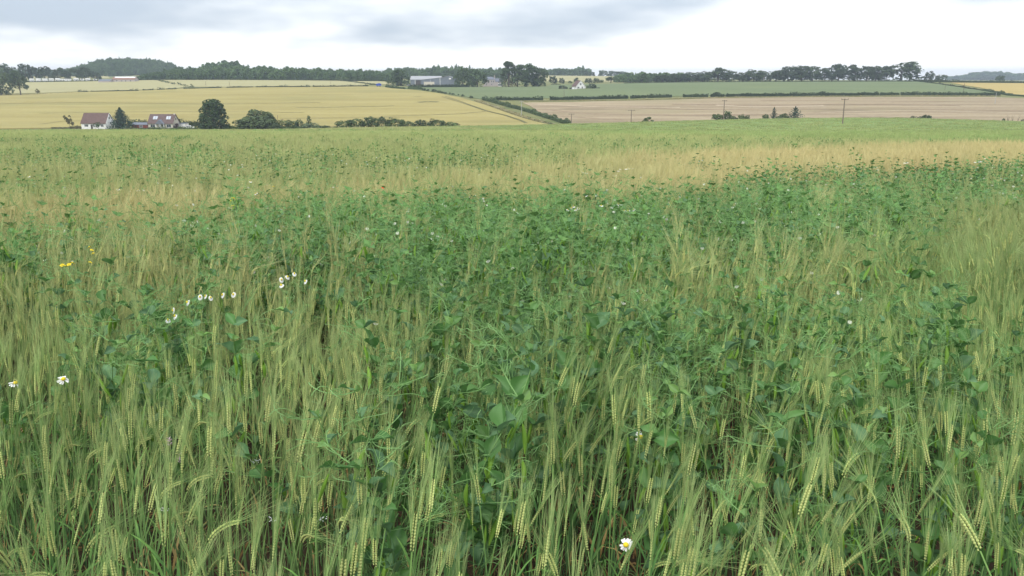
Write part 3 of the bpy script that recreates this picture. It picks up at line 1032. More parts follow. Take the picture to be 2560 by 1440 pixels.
# ------------------------------------------------------------------ trees and bushes along the valley lane
put_tree('shrub', 'thin yellowish shrub left of the white cottage', 'shrub', 175, 388, 24, 32, 'wisp', M_DRY, 2, None, 420, 0.06)
put_tree('shrub', 'low olive bank of scrub against the left wall of the white cottage', 'shrub', 190, 386, 32, 10, 'bush', M_DRY, 3, None, 300, 0.06)
put_tree('spruce_tree', 'blue-green conical spruce between the white cottage and the red shed', 'tree', 305, 376, 58, 54, 'conifer', M_SPRUCE, 0, None, 0, 0.05)
put_tree('broadleaf_tree', 'big dark egg-shaped tree right of the bungalow', 'tree', 536, 378, 92, 76, 'oval', M_OAK, 0, None, 3400, 0.032)
put_tree('willow_tree', 'broad grey-green dome-shaped willow next to the big dark tree', 'tree', 652, 384, 90, 51, 'bush', M_WILLOW, 0, None, 2200, 0.036)
put_tree('willow_tree', 'lower spreading front half of the dome-shaped willow', 'tree', 645, 376, 112, 39, 'bush', M_WILLOW, 2, None, 1800, 0.036)
put_tree('shrub', 'front garden apple tree before the white cottage door', 'tree', 246, 374, 30, 21, 'wisp', M_OAK, 3, None, 200, 0.05)
put_tree('shrub', 'dark purple-leaved shrub at the right wall of the bungalow', 'shrub', 441, 380, 17, 17, 'bush', M_PURPLE, 0, None, 500, 0.05)
G_LANE = 'bushes along the valley lane'
lane = ((615, 44, 22, M_HEDGE, 'dark low bush filling the gap right of the big dark tree'),
        (712, 36, 20, M_WILLOW, 'mixed grey bush under the thin post right of the willow'),
        (733, 34, 18, M_HEDGE, 'rough bush second along from the willow'),
        (749, 26, 24, M_OAK, 'round dark bush left of the small clipped cone'),
        (773, 18, 30, M_OAK, 'small clipped cone-shaped tree'),
        (778, 48, 14, M_PALE, 'pale silvery bush in front of the small cone tree'),
        (812, 34, 6, M_HEDGE, 'very low dark hedge bush right of the silvery bush'),
        (834, 28, 5, M_HEDGE, 'flat weedy bush before the long bush row'),
        (862, 46, 16, M_HEDGE, 'first low bush of the long lane row'),
        (893, 46, 22, M_HEDGE, 'second rounded bush of the long lane row'),
        (928, 46, 27, M_HEDGE, 'highest domed bush of the long lane row'),
        (958, 36, 25, M_WILLOW, 'tall grey-green bush right of the highest domed bush'),
        (990, 50, 22, M_HEDGE, 'broad rounded bush in the middle of the lane row'),
        (1024, 34, 13, M_WILLOW, 'low bush in the dip of the lane row'),
        (1050, 38, 19, M_HEDGE, 'rounded bush left of the thin dark post'),
        (1068, 26, 14, M_HEDGE, 'small bush at the foot of the thin dark post'),
        (1093, 42, 19, M_HEDGE, 'rounded bush second from the right end of the lane row'),
        (1126, 42, 13, M_HEDGE, 'low last bush at the right end of the lane row'))
for i, (px, w, h, mt, lab) in enumerate(lane):
    kind = 'oval' if 'cone' in lab and px == 773 else 'bush'
    put_tree('hedge_bush', lab, 'bush', px, 382 if px < 840 else 374, w * 1.08, h + (10 if px > 840 else 5), kind, mt, i % 4, G_LANE, 700 if w > 30 else 400, 0.05)

# shrubs that look over the near crest on the right
G_CREST = 'shrubs behind the crest of the near field'
crest = ((1766, 34, 11, 'bush', M_WILLOW, 'low weedy shrub at the left end of the first crest group'),
         (1793, 38, 28, 'bush', M_HEDGE, 'rounded shrub left of the tall pole'),
         (1818, 40, 31, 'oval', M_HEDGE, 'young pointed shrub just right of the tall pole'),
         (1833, 26, 20, 'bush', M_HEDGE, 'small shrub at the right side of the young pointed shrub'),
         (1852, 20, 23, 'bush', M_HEDGE, 'little upright shrub in the first crest group'),
         (1867, 16, 22, 'bush', M_HEDGE, 'last small shrub of the first crest group'),
         (1913, 22, 23, 'bush', M_HEDGE, 'dark shrub at the left end of the second crest group'),
         (1933, 24, 33, 'conifer', M_SPRUCE, 'layered open conifer in the second crest group'),
         (1946, 18, 15, 'bush', M_HEDGE, 'low shrub between the layered conifer and the round shrub'),
         (1960, 28, 25, 'bush', M_HEDGE, 'round shrub left of the fan-shaped conifer'),
         (1986, 44, 34, 'conifer', M_SPRUCE, 'wide fan-shaped conifer ending the second crest group'),
         (2288, 30, 14, 'bush', M_DARKHEDGE, 'low left half of the lone dark bush on the right crest'),
         (2312, 34, 20, 'bush', M_DARKHEDGE, 'higher right half of the lone dark bush on the right crest'),
         (2507, 9, 17, 'bush', M_DARKHEDGE, 'tiny dark bush near the bare twigs at the right'),
         (2557, 16, 18, 'bush', M_DARKHEDGE, 'dark bush cut by the right edge on the crest'),
         (1617, 34, 20, 'wisp', M_WILLOW, 'small spiky shrub alone on the stubble edge'))
for i, (px, w, h, k, mt, lab) in enumerate(crest):
    put_tree('shrub' if k == 'bush' else 'conifer_tree', lab, 'shrub' if k == 'bush' else 'tree', px, 356, w, h * 0.92 + (4.5 if px > 1700 else 6), k, mt, i % 4, G_CREST, 520, 0.055)
mb_rng = random.Random(3)
for px, lab in ((2519, 'bare branching twig beside the tiny dark bush'), (2530, 'second bare twig on the right crest'), (2543, 'tallest bare twig at the right edge')):
    mb = MB()
    for k in range(7):
        a, l = mb_rng.uniform(-1, 1), mb_rng.uniform(1.5, 4.2)
        mb.tube([(0, 0, -.3), (a * .3, 0, l * .5), (a, mb_rng.uniform(-.4, .4), l)], [.05, .035, .015], 3, (1, 1, 1))
    p = ground(px, 352)
    o = mb.build('bare_sapling', M_BARK)
    o.location = p
    tag(o, lab, 'sapling', 'bare saplings on the right crest')

# ------------------------------------------------------------------ hedges
def hedge(label, P, w, h, mat, dens=6.0, size=0.42, name='hedge', cat='hedge', group='field hedges', rough=0.25, gaps=0.0, lift=0.0):
    """P: ground points along the hedge, in metres"""
    rng = random.Random(label)
    mb = MB()
    segs = list(zip(P[:-1], P[1:]))
    o0 = P[0]
    hv = h
    for a, b in segs:
        d = b - a
        L = d.length
        if L < 0.1: continue
        s = Vector((d.y, -d.x, 0)).normalized()
        n = int(L * dens)
        ph = rng.uniform(0, 10)
        for i in range(n):
            t = rng.random()
            x = t * L
            wob = 1 + rough * (math.sin(x * 0.31 + ph) * 0.5 + math.sin(x * 0.11 + ph * 2) * 0.6)
            if gaps and math.sin(x * 0.23 + ph * 3) > 1 - gaps: continue
            ang = rng.uniform(0, math.pi)
            q = rng.uniform(0.75, 1.05)
            off = math.cos(ang) * w / 2 * q
            zz = max(0.05, (math.sin(ang)**0.5) * hv * wob * (q if rng.random() < 0.7 else rng.random()))
            p = a + d * t + s * off
            z = T1(p.x, p.y) if False else p.z
            pos = Vector((p.x - o0.x, p.y - o0.y, z - o0.z + zz + lift))
            nrm = (s * math.cos(ang) + Vector((0, 0, math.sin(ang))) + rdir(rng) * 0.7).normalized()
            tn = rng.uniform(0.78, 1.25)
            leafquad(mb, pos, nrm, size * rng.uniform(0.7, 1.3), rng, (tn, tn, tn))
        # woody core
        hc = h * 0.72
        vs = []
        for q in (a, b):
            for sx, zz in ((-.36, -.3), (-.3, hc), (.3, hc), (.36, -.3)):
                p = q + s * (w * sx)
                vs.append((p.x - o0.x, p.y - o0.y, q.z - o0.z + zz + lift))
        if not gaps:
            mb.add(vs, [(0, 1, 5, 4), (1, 2, 6, 5), (2, 3, 7, 6), (0, 3, 2, 1), (4, 5, 6, 7)], (0.8, 0.8, 0.8))
    o = mb.build(name, mat)
    o.location = o0
    tag(o, label, cat, group)
    return o

def line_pts(pts, y0=372.0, step=9.0):
    P = [hit(px, py, y0) for px, py in pts]
    Q = []
    for a, b in zip(P[:-1], P[1:]):
        k = max(1, int((b - a).length / step))
        for j in range(k):
            q = a.lerp(b, j / k)
            q.z = T1(q.x, q.y)
            Q.append(q)
    Q.append(P[-1])
    return Q

def rows(*pts):
    return list(pts)

# dark trimmed hedge above the stubble, piece by piece
for a, b, ya, yb, lab in ((1231, 1358, 251.0, 250.5, 'dark trimmed hedge piece at the left end above the stubble field'),
                          (1375, 1570, 250.5, 246.8, 'long dark hedge piece second from the left above the stubble'),
                          (1577, 1616, 246.5, 245.0, 'short hedge piece between two gaps above the stubble'),
                          (1619, 1679, 245.0, 243.5, 'hedge piece with a rounded right end before the field gateway'),
                          (1707, 1770, 243.0, 242.8, 'hedge piece right of the field gateway'),
                          (1776, 1810, 242.8, 242.3, 'short hedge piece around the round bush behind the tall pole'),
                          (1814, 2196, 242.0, 238.5, 'longest unbroken dark hedge piece above the stubble'),
                          (2200, 2247, 238.5, 238.0, 'short hedge piece right of the longest one'),
                          (2252, 2500, 238.0, 239.5, 'right end of the dark hedge above the stubble reaching the yellow field')):
    Q = line_pts([(a, ya), ((a + b) / 2, (ya + yb) / 2), (b, yb)])
    hedge(lab, Q, 1.9, 2.3, M_DARKHEDGE, 9.0, 0.5, group='dark hedge above the stubble')
put_tree('hedge_bush', 'round bush grown out of the dark hedge behind the tall pole', 'bush', 1793, 578, 24, 14, 'bush', M_DARKHEDGE, 0, None, 320, 0.07)
put_tree('hedge_bush', 'small hump of bush on top of the long dark hedge', 'bush', 2056, 590, 20, 11, 'bush', M_DARKHEDGE, 1, None, 320, 0.07)
put_tree('hedge_bush', 'little bush at the left end of the second hedge piece', 'bush', 1310, 552, 9, 12, 'bush', M_DARKHEDGE, 2, None, 160, 0.09)
# pale verge grass under it
for a, b, ya, yb in ((1300, 1560, 256, 252.5), (1560, 1800, 252.5, 246.5), (1800, 2180, 246, 242.8), (2180, 2500, 242.6, 242.5)):
    Q = line_pts([(a, ya - 1.4), (b, yb - 1.4)])
    o = hedge('strip of pale dry verge grass below the dark hedge', Q, 3.4, 0.7, M_VERGE, 5.0, 0.34, 'verge_grass', None, None, 0.4)
    o['kind'] = 'stuff'
# the diagonal hedge running down to the crest
Q = line_pts([(1207, 250), (1226, 255), (1250, 262), (1275, 268.5), (1304, 276), (1330, 284), (1356, 292), (1384, 301), (1404, 307.5), (1424, 313)], step=5)
hedge('bushy diagonal hedge running down between the barley and the stubble', Q, 2.4, 2.3, M_HEDGE, 18.0, 0.4, rough=0.4)
Q = line_pts([(1190, 252.5), (1215, 260), (1250, 272), (1280, 283), (1310, 294), (1345, 304), (1385, 313)], step=6)
o = hedge('dry grass bank beside the diagonal hedge', Q, 4.0, 0.8, M_VERGE, 14.0, 0.32, 'bank_grass', None, None, 0.5)
o['kind'] = 'stuff'
Q = line_pts([(1310, 296), (1335, 303), (1360, 309.5), (1390, 315)], step=5)
hedge('low weedy growth along the lower edge of the barley by the diagonal hedge', Q, 1.6, 1.0, M_HEDGE, 8.0, 0.32, rough=0.6, gaps=0.5)
# broken hedge between the two left barley fields
for a, b, ya, yb, lab in ((195, 220, 231.3, 231.0, 'short low hedge at the left end of the broken barley hedge'),
                          (227, 346, 230.5, 228.2, 'longest left piece of the broken hedge between the barley fields'),
                          (357, 384, 227.2, 226.4, 'tiny hedge remnant in the broken barley hedge'),
                          (393, 413, 225.8, 225.0, 'small dark hedge piece before the pair by the diagonal hedge'),
                          (416, 442, 224.8, 224.0, 'small hedge piece at the foot of the diagonal hedge line'),
                          (459, 554, 223.2, 220.8, 'hedge piece beginning just right of the diagonal hedge line'),
                          (567, 633, 220.5, 219.4, 'hedge piece with a hump at its left end between the barley fields'),
                          (640, 775, 219.4, 218.6, 'long low hedge piece in the middle of the barley hedge'),
                          (782, 866, 218.4, 217.6, 'hedge piece left of the last one in the barley hedge'),
                          (868, 920, 217.4, 216.8, 'last right piece of the broken barley hedge towards the blue trailer')):
    hedge(lab, line_pts([(a, ya), (b, yb)]), 1.5, 1.45, M_DARKHEDGE, 6.0, 0.42, group='broken hedge between the barley fields', rough=0.6)
hedge('thin field-edge grass line at the left of the broken barley hedge', line_pts([(0, 238.2), (100, 236), (195, 231.8)]), 0.9, 0.5, M_DRY, 4.0, 0.35, 'grass_strip', 'grass strip', None)
hedge('patchy diagonal hedge between the two upper barley fields', line_pts([(386, 201), (405, 205), (430, 210.5), (455, 214.5), (485, 218.5)]), 1.4, 1.6, M_DARKHEDGE, 6.0, 0.42, rough=0.7, gaps=0.35)
hedge('dark hedge along the caravan site and the red-roofed sheds', line_pts([(-100, 208.5), (30, 206.8), (70, 206.2), (140, 205), (230, 203.5), (300, 202), (390, 200.8)]), 1.2, 1.3, M_DARKHEDGE, 4.0, 0.45)
hedge('dark hedge at the foot of the long wood', line_pts([(390, 200.2), (480, 200.2), (640, 200.7), (840, 202.5), (985, 204.5)]), 1.4, 1.7, M_DARKHEDGE, 3.0, 0.5)
hedge('hedge running down to the blue trailer', line_pts([(852, 203), (885, 206.5), (915, 210.5), (940, 212.5)]), 1.2, 1.3, M_DARKHEDGE, 4.0, 0.42)
# hedge from the blue trailer to the dark hedge: from whole to single bushes
hedge('hedge below the broad oak at the left of the barns', line_pts([(965, 219), (990, 221.5), (1012, 223)]), 2.0, 2.0, M_HEDGE, 9.0, 0.45)
hedge('dark hedge piece below the left barn', line_pts([(1021, 222.5), (1056, 225)]), 2.0, 2.1, M_HEDGE, 9.0, 0.45)
for px, py, w, h, lab in ((975, 217, 22, 16, 'pale rounded bush beside the blue trailer'), (1048, 224, 14, 11, 'round green bush on the hedge below the barns'), (1060, 226.5, 12, 6, 'first single bush of the line going down the slope'), (1070, 227.5, 9, 5, 'second single bush of the line going down the slope'),
                          (1085, 230, 16, 7, 'long bush piece third in the line down the slope'), (1098, 232, 10, 6, 'bush fourth in the line down the slope'), (1106, 233.5, 9, 5, 'bush fifth in the line down the slope'),
                          (1114, 235, 8, 5, 'bush sixth in the line down the slope'), (1125, 236.5, 7, 5, 'bush seventh in the line down the slope'), (1133, 238, 9, 5, 'bush eighth in the line down the slope'), (1146, 240, 5, 5, 'smallest bush of the line down the slope'),
                          (1157, 242, 9, 6, 'bush after the smallest one in the line down the slope'), (1178, 246, 10, 7, 'last round bush of the line before the dark hedge')):
    Y = hit(px, py, 372).y
    put_tree('hedge_bush', lab, 'bush', px, Y, w, h + 1, 'bush', M_WILLOW if px == 975 else M_DARKHEDGE, int(px) % 4, 'single bushes going down the slope', 220, 0.08)
hedge('neat green hedge in front of the grey barns', line_pts([(1022, 219.5), (1060, 219.3), (1110, 219), (1172, 218.5)]), 2.0, 2.7, M_DARKHEDGE, 12.0, 0.5, rough=0.05)
hedge('thin dark hedge along the top edge of the green field', line_pts([(1560, 209), (1640, 207.5), (1800, 205.8), (2000, 204.8), (2200, 204.3), (2285, 204.5)]), 1.3, 1.1, M_DARKHEDGE, 3.0, 0.45)
hedge('thin diagonal hedge between the green field and the yellow field', line_pts([(2272, 204), (2300, 206), (2345, 211), (2400, 219), (2440, 225), (2490, 233), (2530, 238)]), 1.3, 1.3, M_DARKHEDGE, 5.0, 0.42, rough=0.5)
hedge('upper hedge along the skyline right of the large oak', line_pts([(2285, 203.5), (2340, 205.5), (2400, 206.5), (2560, 208), (2640, 209)]), 1.6, 2.2, M_DARKHEDGE, 5.0, 0.5, rough=0.3)
hedge('weedy hedge end at the bottom corner of the yellow field', line_pts([(2455, 228), (2490, 233), (2520, 239), (2575, 243)]), 2.2, 1.6, M_HEDGE, 8.0, 0.42, rough=0.6)
hedge('clipped hedge round the gabled cottage garden', line_pts([(1448, 221.5), (1500, 221.8)]), 1.2, 1.0, M_DARKHEDGE, 7.0, 0.4)
hedge('dark hedge line inside the green field left of the gabled cottage', line_pts([(1378, 211.5), (1402, 212)], y0=500), 0.9, 0.6, M_DARKHEDGE, 4.0, 0.35)
put_tree('hedge_bush', 'oval dark bush left of the gabled cottage', 'bush', 1407, 700, 24, 11, 'bush', M_DARKHEDGE, 1, None, 300, 0.07)
put_tree('hedge_bush', 'round dark bush right of the gabled cottage', 'bush', 1481, 704, 20, 16, 'bush', M_DARKHEDGE, 2, None, 300, 0.07)
put_tree('hedge_bush', 'small pale bush close to the right wall of the gabled cottage', 'bush', 1469, 706, 9, 10, 'bush', M_WILLOW, 2, None, 160, 0.09)
# gardens in the valley
hedge('garden hedge in front of the red shed and the bungalow', [ground(px, 370) for px in (332, 350, 372, 395, 420, 445, 470, 494)], 1.6, 1.15, M_WILLOW, 16.0, 0.34, group='garden hedges in the valley', rough=0.4)
hedge('tall dark hedge behind the red shed', [ground(px, 398) for px in (322, 345, 372)], 1.8, 3.6, M_DARKHEDGE, 22.0, 0.4, group='garden hedges in the valley', rough=0.15)
hedge('tall dark hedge between the white garage and the big tree', [ground(px, 398) for px in (436, 460, 480, 500)], 1.8, 3.3, M_DARKHEDGE, 22.0, 0.4, group='garden hedges in the valley', rough=0.25)
hedge('low scrub line under the willow and the lane bushes', [ground(px, 380) for px in (560, 620, 690, 760, 800)], 1.8, 1.7, M_HEDGE, 14.0, 0.4, group='garden hedges in the valley', rough=0.5)
hedge('grassy bank at the left of the white cottage', [ground(px, 384) for px in (130, 150, 175, 203)], 2.0, 0.8, M_DRY, 10.0, 0.34, group='garden hedges in the valley', rough=0.5)
# ------------------------------------------------------------------ buildings
M_WHITE = flat('white_render', (0.80, 0.79, 0.775), 0.8, 0.15, 0.05, 1.0)
M_CREAM = flat('cream_render', (0.55, 0.51, 0.43), 0.85, 0.15, 0.10, 1.5)
M_ROOFBR = flat('brown_roof_tiles', (0.135, 0.090, 0.080), 0.85, 0.15, 0.18, 1.2)
M_ROOFRED = flat('red_brown_roof_tiles', (0.135, 0.096, 0.090), 0.85, 0.15, 0.18, 1.2)
M_SLATE = flat('grey_slate', (0.16, 0.175, 0.21), 0.7, 0.25, 0.12, 2.0)
M_REDWOOD = flat('red_painted_boards', (0.19, 0.065, 0.055), 0.8, 0.15, 0.2, 2.0)
M_GLASS = flat('window_glass', (0.05, 0.06, 0.07), 0.15, 0.5, 0.1, 1.0)
M_SKYGLASS = flat('rooflight_glass', (0.48, 0.51, 0.56), 0.12, 0.6, 0.05, 1.0)
M_DOOR = flat('dark_door', (0.07, 0.06, 0.055), 0.6, 0.3, 0.1, 1.0)
M_FRAME = flat('white_window_frame', (0.75, 0.75, 0.74), 0.5, 0.3, 0.03, 1.0)
M_SHEET = flat('grey_sheet_cladding', (0.165, 0.19, 0.225), 0.6, 0.3, 0.10, 0.25)
M_SHEETROOF = flat('pale_fibre_roof', (0.34, 0.345, 0.355), 0.8, 0.2, 0.10, 0.3)
M_STONE = flat('pinkish_stone', (0.42, 0.375, 0.365), 0.9, 0.1, 0.2, 1.2)
M_ORANGE = flat('orange_pantiles', (0.27, 0.165, 0.125), 0.85, 0.1, 0.25, 0.6)
M_BLUE = flat('blue_tarpaulin', (0.02, 0.06, 0.36), 0.5, 0.4, 0.15, 2.0)
M_STEEL = flat('galvanised_steel', (0.55, 0.57, 0.58), 0.5, 0.4, 0.08, 2.0)
M_RUBBER = flat('rubber', (0.03, 0.03, 0.03), 0.8, 0.2, 0.1, 2.0)
M_POLE = flat('weathered_pole', (0.19, 0.155, 0.125), 0.9, 0.1, 0.25, 3.0)
M_POLEPALE = flat('pale_pole', (0.42, 0.41, 0.39), 0.9, 0.1, 0.2, 3.0)
M_PORCEL = flat('pole_insulator', (0.14, 0.09, 0.07), 0.3, 0.5, 0.05, 3.0)

def gable_walls(L, D, he, hr, t=0.0):
    """walls of a house: front along x, gables left and right"""
    mb = MB()
    mb.prism_x([(0, -0.6), (D, -0.6), (D, he), (D / 2, hr), (0, he)], 0, L)
    return mb

def gable_roof(L, D, he, hr, ov=0.3, th=0.18):
    mb = MB()
    k = (hr - he) / (D / 2)
    e = ov
    top = hr + th
    mb.prism_x([(-e, he - e * k), (-e, he - e * k + th), (D / 2, top), (D + e, he - e * k + th), (D + e, he - e * k), (D / 2, hr + 0.02)], -ov, L + ov)
    return mb

def box_obj(name, mat, parent, *b):
    mb = MB(); mb.box(*b)
    return mb.build(name, mat, parent)

def window(parent, x, z, w, h, y=0.0, panes=2, glass=None):
    """on a front wall facing -y"""
    mb = MB()
    f = 0.09
    mb.box(x - f, x + w + f, y - 0.06, y + 0.05, z - f, z)
    mb.box(x - f, x + w + f, y - 0.06, y + 0.05, z + h, z + h + f)
    mb.box(x - f, x, y - 0.06, y + 0.05, z, z + h)
    mb.box(x + w, x + w + f, y - 0.06, y + 0.05, z, z + h)
    for i in range(1, panes):
        xx = x + w * i / panes
        mb.box(xx - 0.035, xx + 0.035, y - 0.05, y + 0.05, z, z + h)
    fr = mb.build('window', M_FRAME, parent)
    for i in range(panes):
        box_obj('pane', glass or M_GLASS, fr, x + w * i / panes + 0.036, x + w * (i + 1) / panes - 0.036, y - 0.03, y + 0.03, z + 0.002, z + h - 0.002)
    return fr

def place_house(name, label, cat, px, Y, rz=0.0, dz=0.0, group=None):
    p = ground(px, Y)
    return thing(name, label, cat, (p.x, p.y, p.z + dz), rz, group)

# -- white cottage
h = place_house('white_cottage', 'white cottage with a plain brown tiled roof left of the spruce', 'house', 204.5, 379)
L_, D_, HE, HR = 11.3, 8.4, 2.75, 7.0
gable_walls(L_, D_, HE, HR).build('wall', M_WHITE, h)
roof = gable_roof(L_, D_, HE, HR, 0.3).build('roof', M_ROOFBR, h)
mb = MB()
mb.prism_x([(-0.32, HE - 0.42), (-0.32, HE - 0.24), (D_ / 2, HR + 0.18), (D_ / 2, HR)], L_ + 0.3, L_ + 0.42)
mb.prism_x([(D_ / 2, HR), (D_ / 2, HR + 0.18), (D_ + .32, HE - 0.24), (D_ + .32, HE - 0.42)], L_ + 0.3, L_ + 0.42)
mb.build('bargeboard', M_WHITE, roof)
window(h, 1.5, 1.15, 1.7, 1.0, 0.0, 3)
box_obj('door', M_DOOR, h, 4.35, 5.25, -0.05, 0.06, 0.0, 2.1)
window(h, 5.55, 0.9, 0.6, 1.25, 0.0, 1)
window(h, 6.9, 1.1, 1.5, 1.05, 0.0, 2)
window(h, 9.1, 1.1, 1.2, 1.05, 0.0, 2)
box_obj('gable_window', M_GLASS, h, L_ - 0.02, L_ + 0.05, D_ / 2 - 0.45, D_ / 2 + 0.45, 4.4, 5.4)
ext = box_obj('side_extension', M_WHITE, h, L_ + 0.003, L_ + 2.4, 4.2, 8.0, -0.6, 2.6)
box_obj('flat_roof', M_SLATE, ext, L_ + 0.003, L_ + 2.6, 4.0, 8.2, 2.602, 2.8)

# -- bungalow
h = place_house('bungalow', 'cream bungalow with rooflights and a slate porch gable', 'house', 371.5, 380, -0.02)
L_, D_, HE, HR = 11.6, 7.6, 2.65, 6.5
gable_walls(L_, D_, HE, HR).build('wall', M_CREAM, h)
roof = gable_roof(L_, D_, HE, HR, 0.3).build('roof', M_ROOFRED, h)
k = (HR - HE) / (D_ / 2)
for x0 in (1.8, 2.9, 8.0, 9.1):
    mb = MB()
    y0, y1 = 1.45, 2.75
    z0, z1 = HE + k * y0 + 0.2, HE + k * y1 + 0.2
    w = 0.95
    mb.add([(x0, y0, z0), (x0 + w, y0, z0), (x0 + w, y1, z1), (x0, y1, z1), (x0, y0 - .05, z0 + .14), (x0 + w, y0 - .05, z0 + .14), (x0 + w, y1 - .05, z1 + .14), (x0, y1 - .05, z1 + .14)],
           [(0, 3, 2, 1), (4, 5, 6, 7), (0, 1, 5, 4), (1, 2, 6, 5), (2, 3, 7, 6), (3, 0, 4, 7)], (1, 1, 1))
    mb.build('rooflight', M_SKYGLASS, roof)
porch = MB()
porch.prism([(3.7, 2.3), (8.0, 2.3), (5.85, 4.35)], -1.3, 2.2)
pr = porch.build('porch_gable', M_SLATE, h)
for x in (4.0, 5.6, 6.2, 7.6):
    box_obj('porch_pillar', M_FRAME, pr, x, x + 0.22, -1.2, -0.98, -0.5, 2.298)
box_obj('door', M_DOOR, h, 4.9, 5.9, -0.05, 0.05, 0, 2.05)
window(h, 6.5, 0.3, 1.0, 1.75, 0.0, 1)
window(h, 1.1, 0.75, 2.1, 1.35, 0.0, 2)
window(h, 8.7, 0.75, 2.0, 1.35, 0.0, 2)
box_obj('gable_window', M_GLASS, h, L_ - 0.02, L_ + 0.05, D_ / 2 - 0.5, D_ / 2 + 0.4, 3.9, 5.0)
box_obj('chimney', M_CREAM, roof, 10.9, 11.5, D_ / 2 - .3, D_ / 2 + .3, HR - 0.4, HR + 0.5)
h = place_house('red_shed', 'low dark red wooden shed with a grey roof left of the bungalow', 'shed', 331, 382)
gable_walls(7.2, 5.0, 1.9, 2.75).build('wall', M_REDWOOD, h)
gable_roof(7.2, 5.0, 1.9, 2.75, 0.2, 0.1).build('roof', M_SLATE, h)
window(h, 3.4, 0.8, 1.5, 0.7, 0.0, 2)
h = place_house('white_garage', 'small white garage behind the purple shrub', 'garage', 447, 386)
box_obj('wall', M_WHITE, h, 0, 2.9, 0, 5, -0.6, 2.2)
box_obj('roof', M_SLATE, h, -0.15, 3.05, -0.15, 5.15, 2.203, 2.36)
box_obj('door', M_FRAME, h, 1.4, 2.5, -0.05, 0.05, 0, 1.9)
p = ground(474, 384)
car = thing('parked_car', 'pale car roof just showing by the dark hedge right of the garage', 'car', p, 0.1)
def car_parts(car, body_mat):
    mb = MB()
    mb.prism([(-2.1, .35), (2.1, .35), (2.1, .8), (1.6, .95), (.9, 1.02), (-2.0, 1.0), (-2.1, .8)], -.85, .85)
    mb.prism([(-1.75, 1.021), (.95, 1.021), (.35, 1.46), (-1.3, 1.46)], -.74, .74)
    mb.build('body', body_mat, car)
    for x0, x1 in ((-1.3, -.35), (-.25, .5)):
        box_obj('side_window', M_GLASS, car, x0, x1, -.76, -.735, 1.06, 1.36)
    for x in (-1.3, 1.3):
        for y in (-.8, .8):
            mb = MB(); mb.tube([(x, y - .1, .32), (x, y + .1, .32)], .32, 12, (1, 1, 1), True)
            mb.build('wheel', M_RUBBER, car)
car_parts(car, M_WHITE)

# -- barns
h = place_house('large_barn', 'large grey barn at the back with a pale low-pitched roof', 'barn', 1026, 800, 0.0)
W_ = psize(76, 800)
mb = MB(); mb.prism_x([(0, -1), (17, -1), (17, 5.0), (8.5, 8.2), (0, 5.0)], 0, W_)
mb.build('wall', M_SHEET, h)
gable_roof(W_, 17, 5.0, 8.2, 0.35, 0.15).build('roof', M_SHEETROOF, h)
box_obj('door', M_DOOR, h, 5.2, 9.6, -0.06, 0.05, 0, 4.2)
box_obj('downpipe', M_FRAME, h, 4.5, 4.85, -0.2, -0.002, 0, 4.9)
box_obj('door', M_DOOR, h, 9.9, 13.5, -0.06, 0.05, 0, 4.2)
h = place_house('front_barn', 'wide low-gabled slate-grey barn in front with white drainpipes', 'barn', 1053, 788, 0.0)
W_ = psize(92, 788)
mb = MB(); mb.prism([(0, -1), (W_, -1), (W_, 5.5), (W_ * .74, 8.6), (W_ * .55, 7.2), (0, 5.2)], 0, 14)
mb.build('wall', M_SHEET, h)
mb = MB(); mb.prism([(-.3, 5.2), (-.3, 5.45), (W_ * .55, 7.5), (W_ * .74, 8.9), (W_ + .3, 5.75), (W_ + .3, 5.45), (W_ * .74, 8.602), (W_ * .55, 7.202)], -0.4, 14.4)
mb.build('roof', M_SHEETROOF, h)
box_obj('downpipe', M_FRAME, h, W_ * .51, W_ * .51 + .4, -0.2, -0.002, 0, 6.9)
box_obj('downpipe', M_STEEL, h, W_ * .25, W_ * .25 + .25, -0.2, -0.002, 0, 5.9)
box_obj('floodlight', M_FRAME, h, W_ * .76, W_ * .76 + 2.0, -0.8, -0.004, 5.6, 7.0)
mb = MB(); mb.prism([(0, 0), (9.5, 0), (9.5, 1.2), (0, 1.2)], -3, -2.6)
p = ground(1060, 783)
o = mb.build('silage_wall', M_CREAM); o.location = p; o.location.z += 2.6
o.location.z = p.z
mb = MB(); mb.box(0, 9.8, -.3, .3, -.5, 3.6)
bpy.data.objects.remove(o)
o = mb.build('silage_wall', M_CREAM); o.location = (p.x, p.y, p.z)
tag(o, 'pale low silage wall before the front barn', 'wall')
p = ground(1022, 774)
v = thing('parked_van', 'white-roofed van parked under the oak by the barns', 'van', p, 0.3)
car_parts(v, M_WHITE)
# -- farmhouse
h = place_house('farmhouse', 'two-storey pinkish stone farmhouse with a hipped slate roof among the farm trees', 'house', 1211, 792)
W_ = psize(27, 792)
box_obj('wall', M_STONE, h, 0, W_, 0, 8, -1, 6.2)
mb = MB()
mb.add([(-.3, -.3, 6.202), (W_ + .3, -.3, 6.202), (W_ + .3, 8.3, 6.202), (-.3, 8.3, 6.202), (2.5, 4, 8.9), (W_ - 2.5, 4, 8.9)], [(0, 1, 5, 4), (1, 2, 5), (2, 3, 4, 5), (3, 0, 4), (0, 3, 2, 1)], (1, 1, 1))
rf = mb.build('roof', M_SLATE, h)
box_obj('chimney', M_STONE, rf, W_ - 1.2, W_ - .2, 3.5, 4.5, 7.0, 10.2)
for x in (1.3, 3.8, 6.6, 8.4):
    window(h, x, 3.7, 1.0, 1.6, 0.0, 1)
for x in (1.3, 6.6):
    window(h, x, 0.8, 1.0, 1.6, 0.0, 1)
box_obj('garden_wall', M_STONE, h, -1.5, W_ + .6, -3.0, -2.6, -1, 1.3)
h = place_house('farmhouse_wing', 'lower gabled wing of the farmhouse with a white conservatory', 'house', 1238, 792)
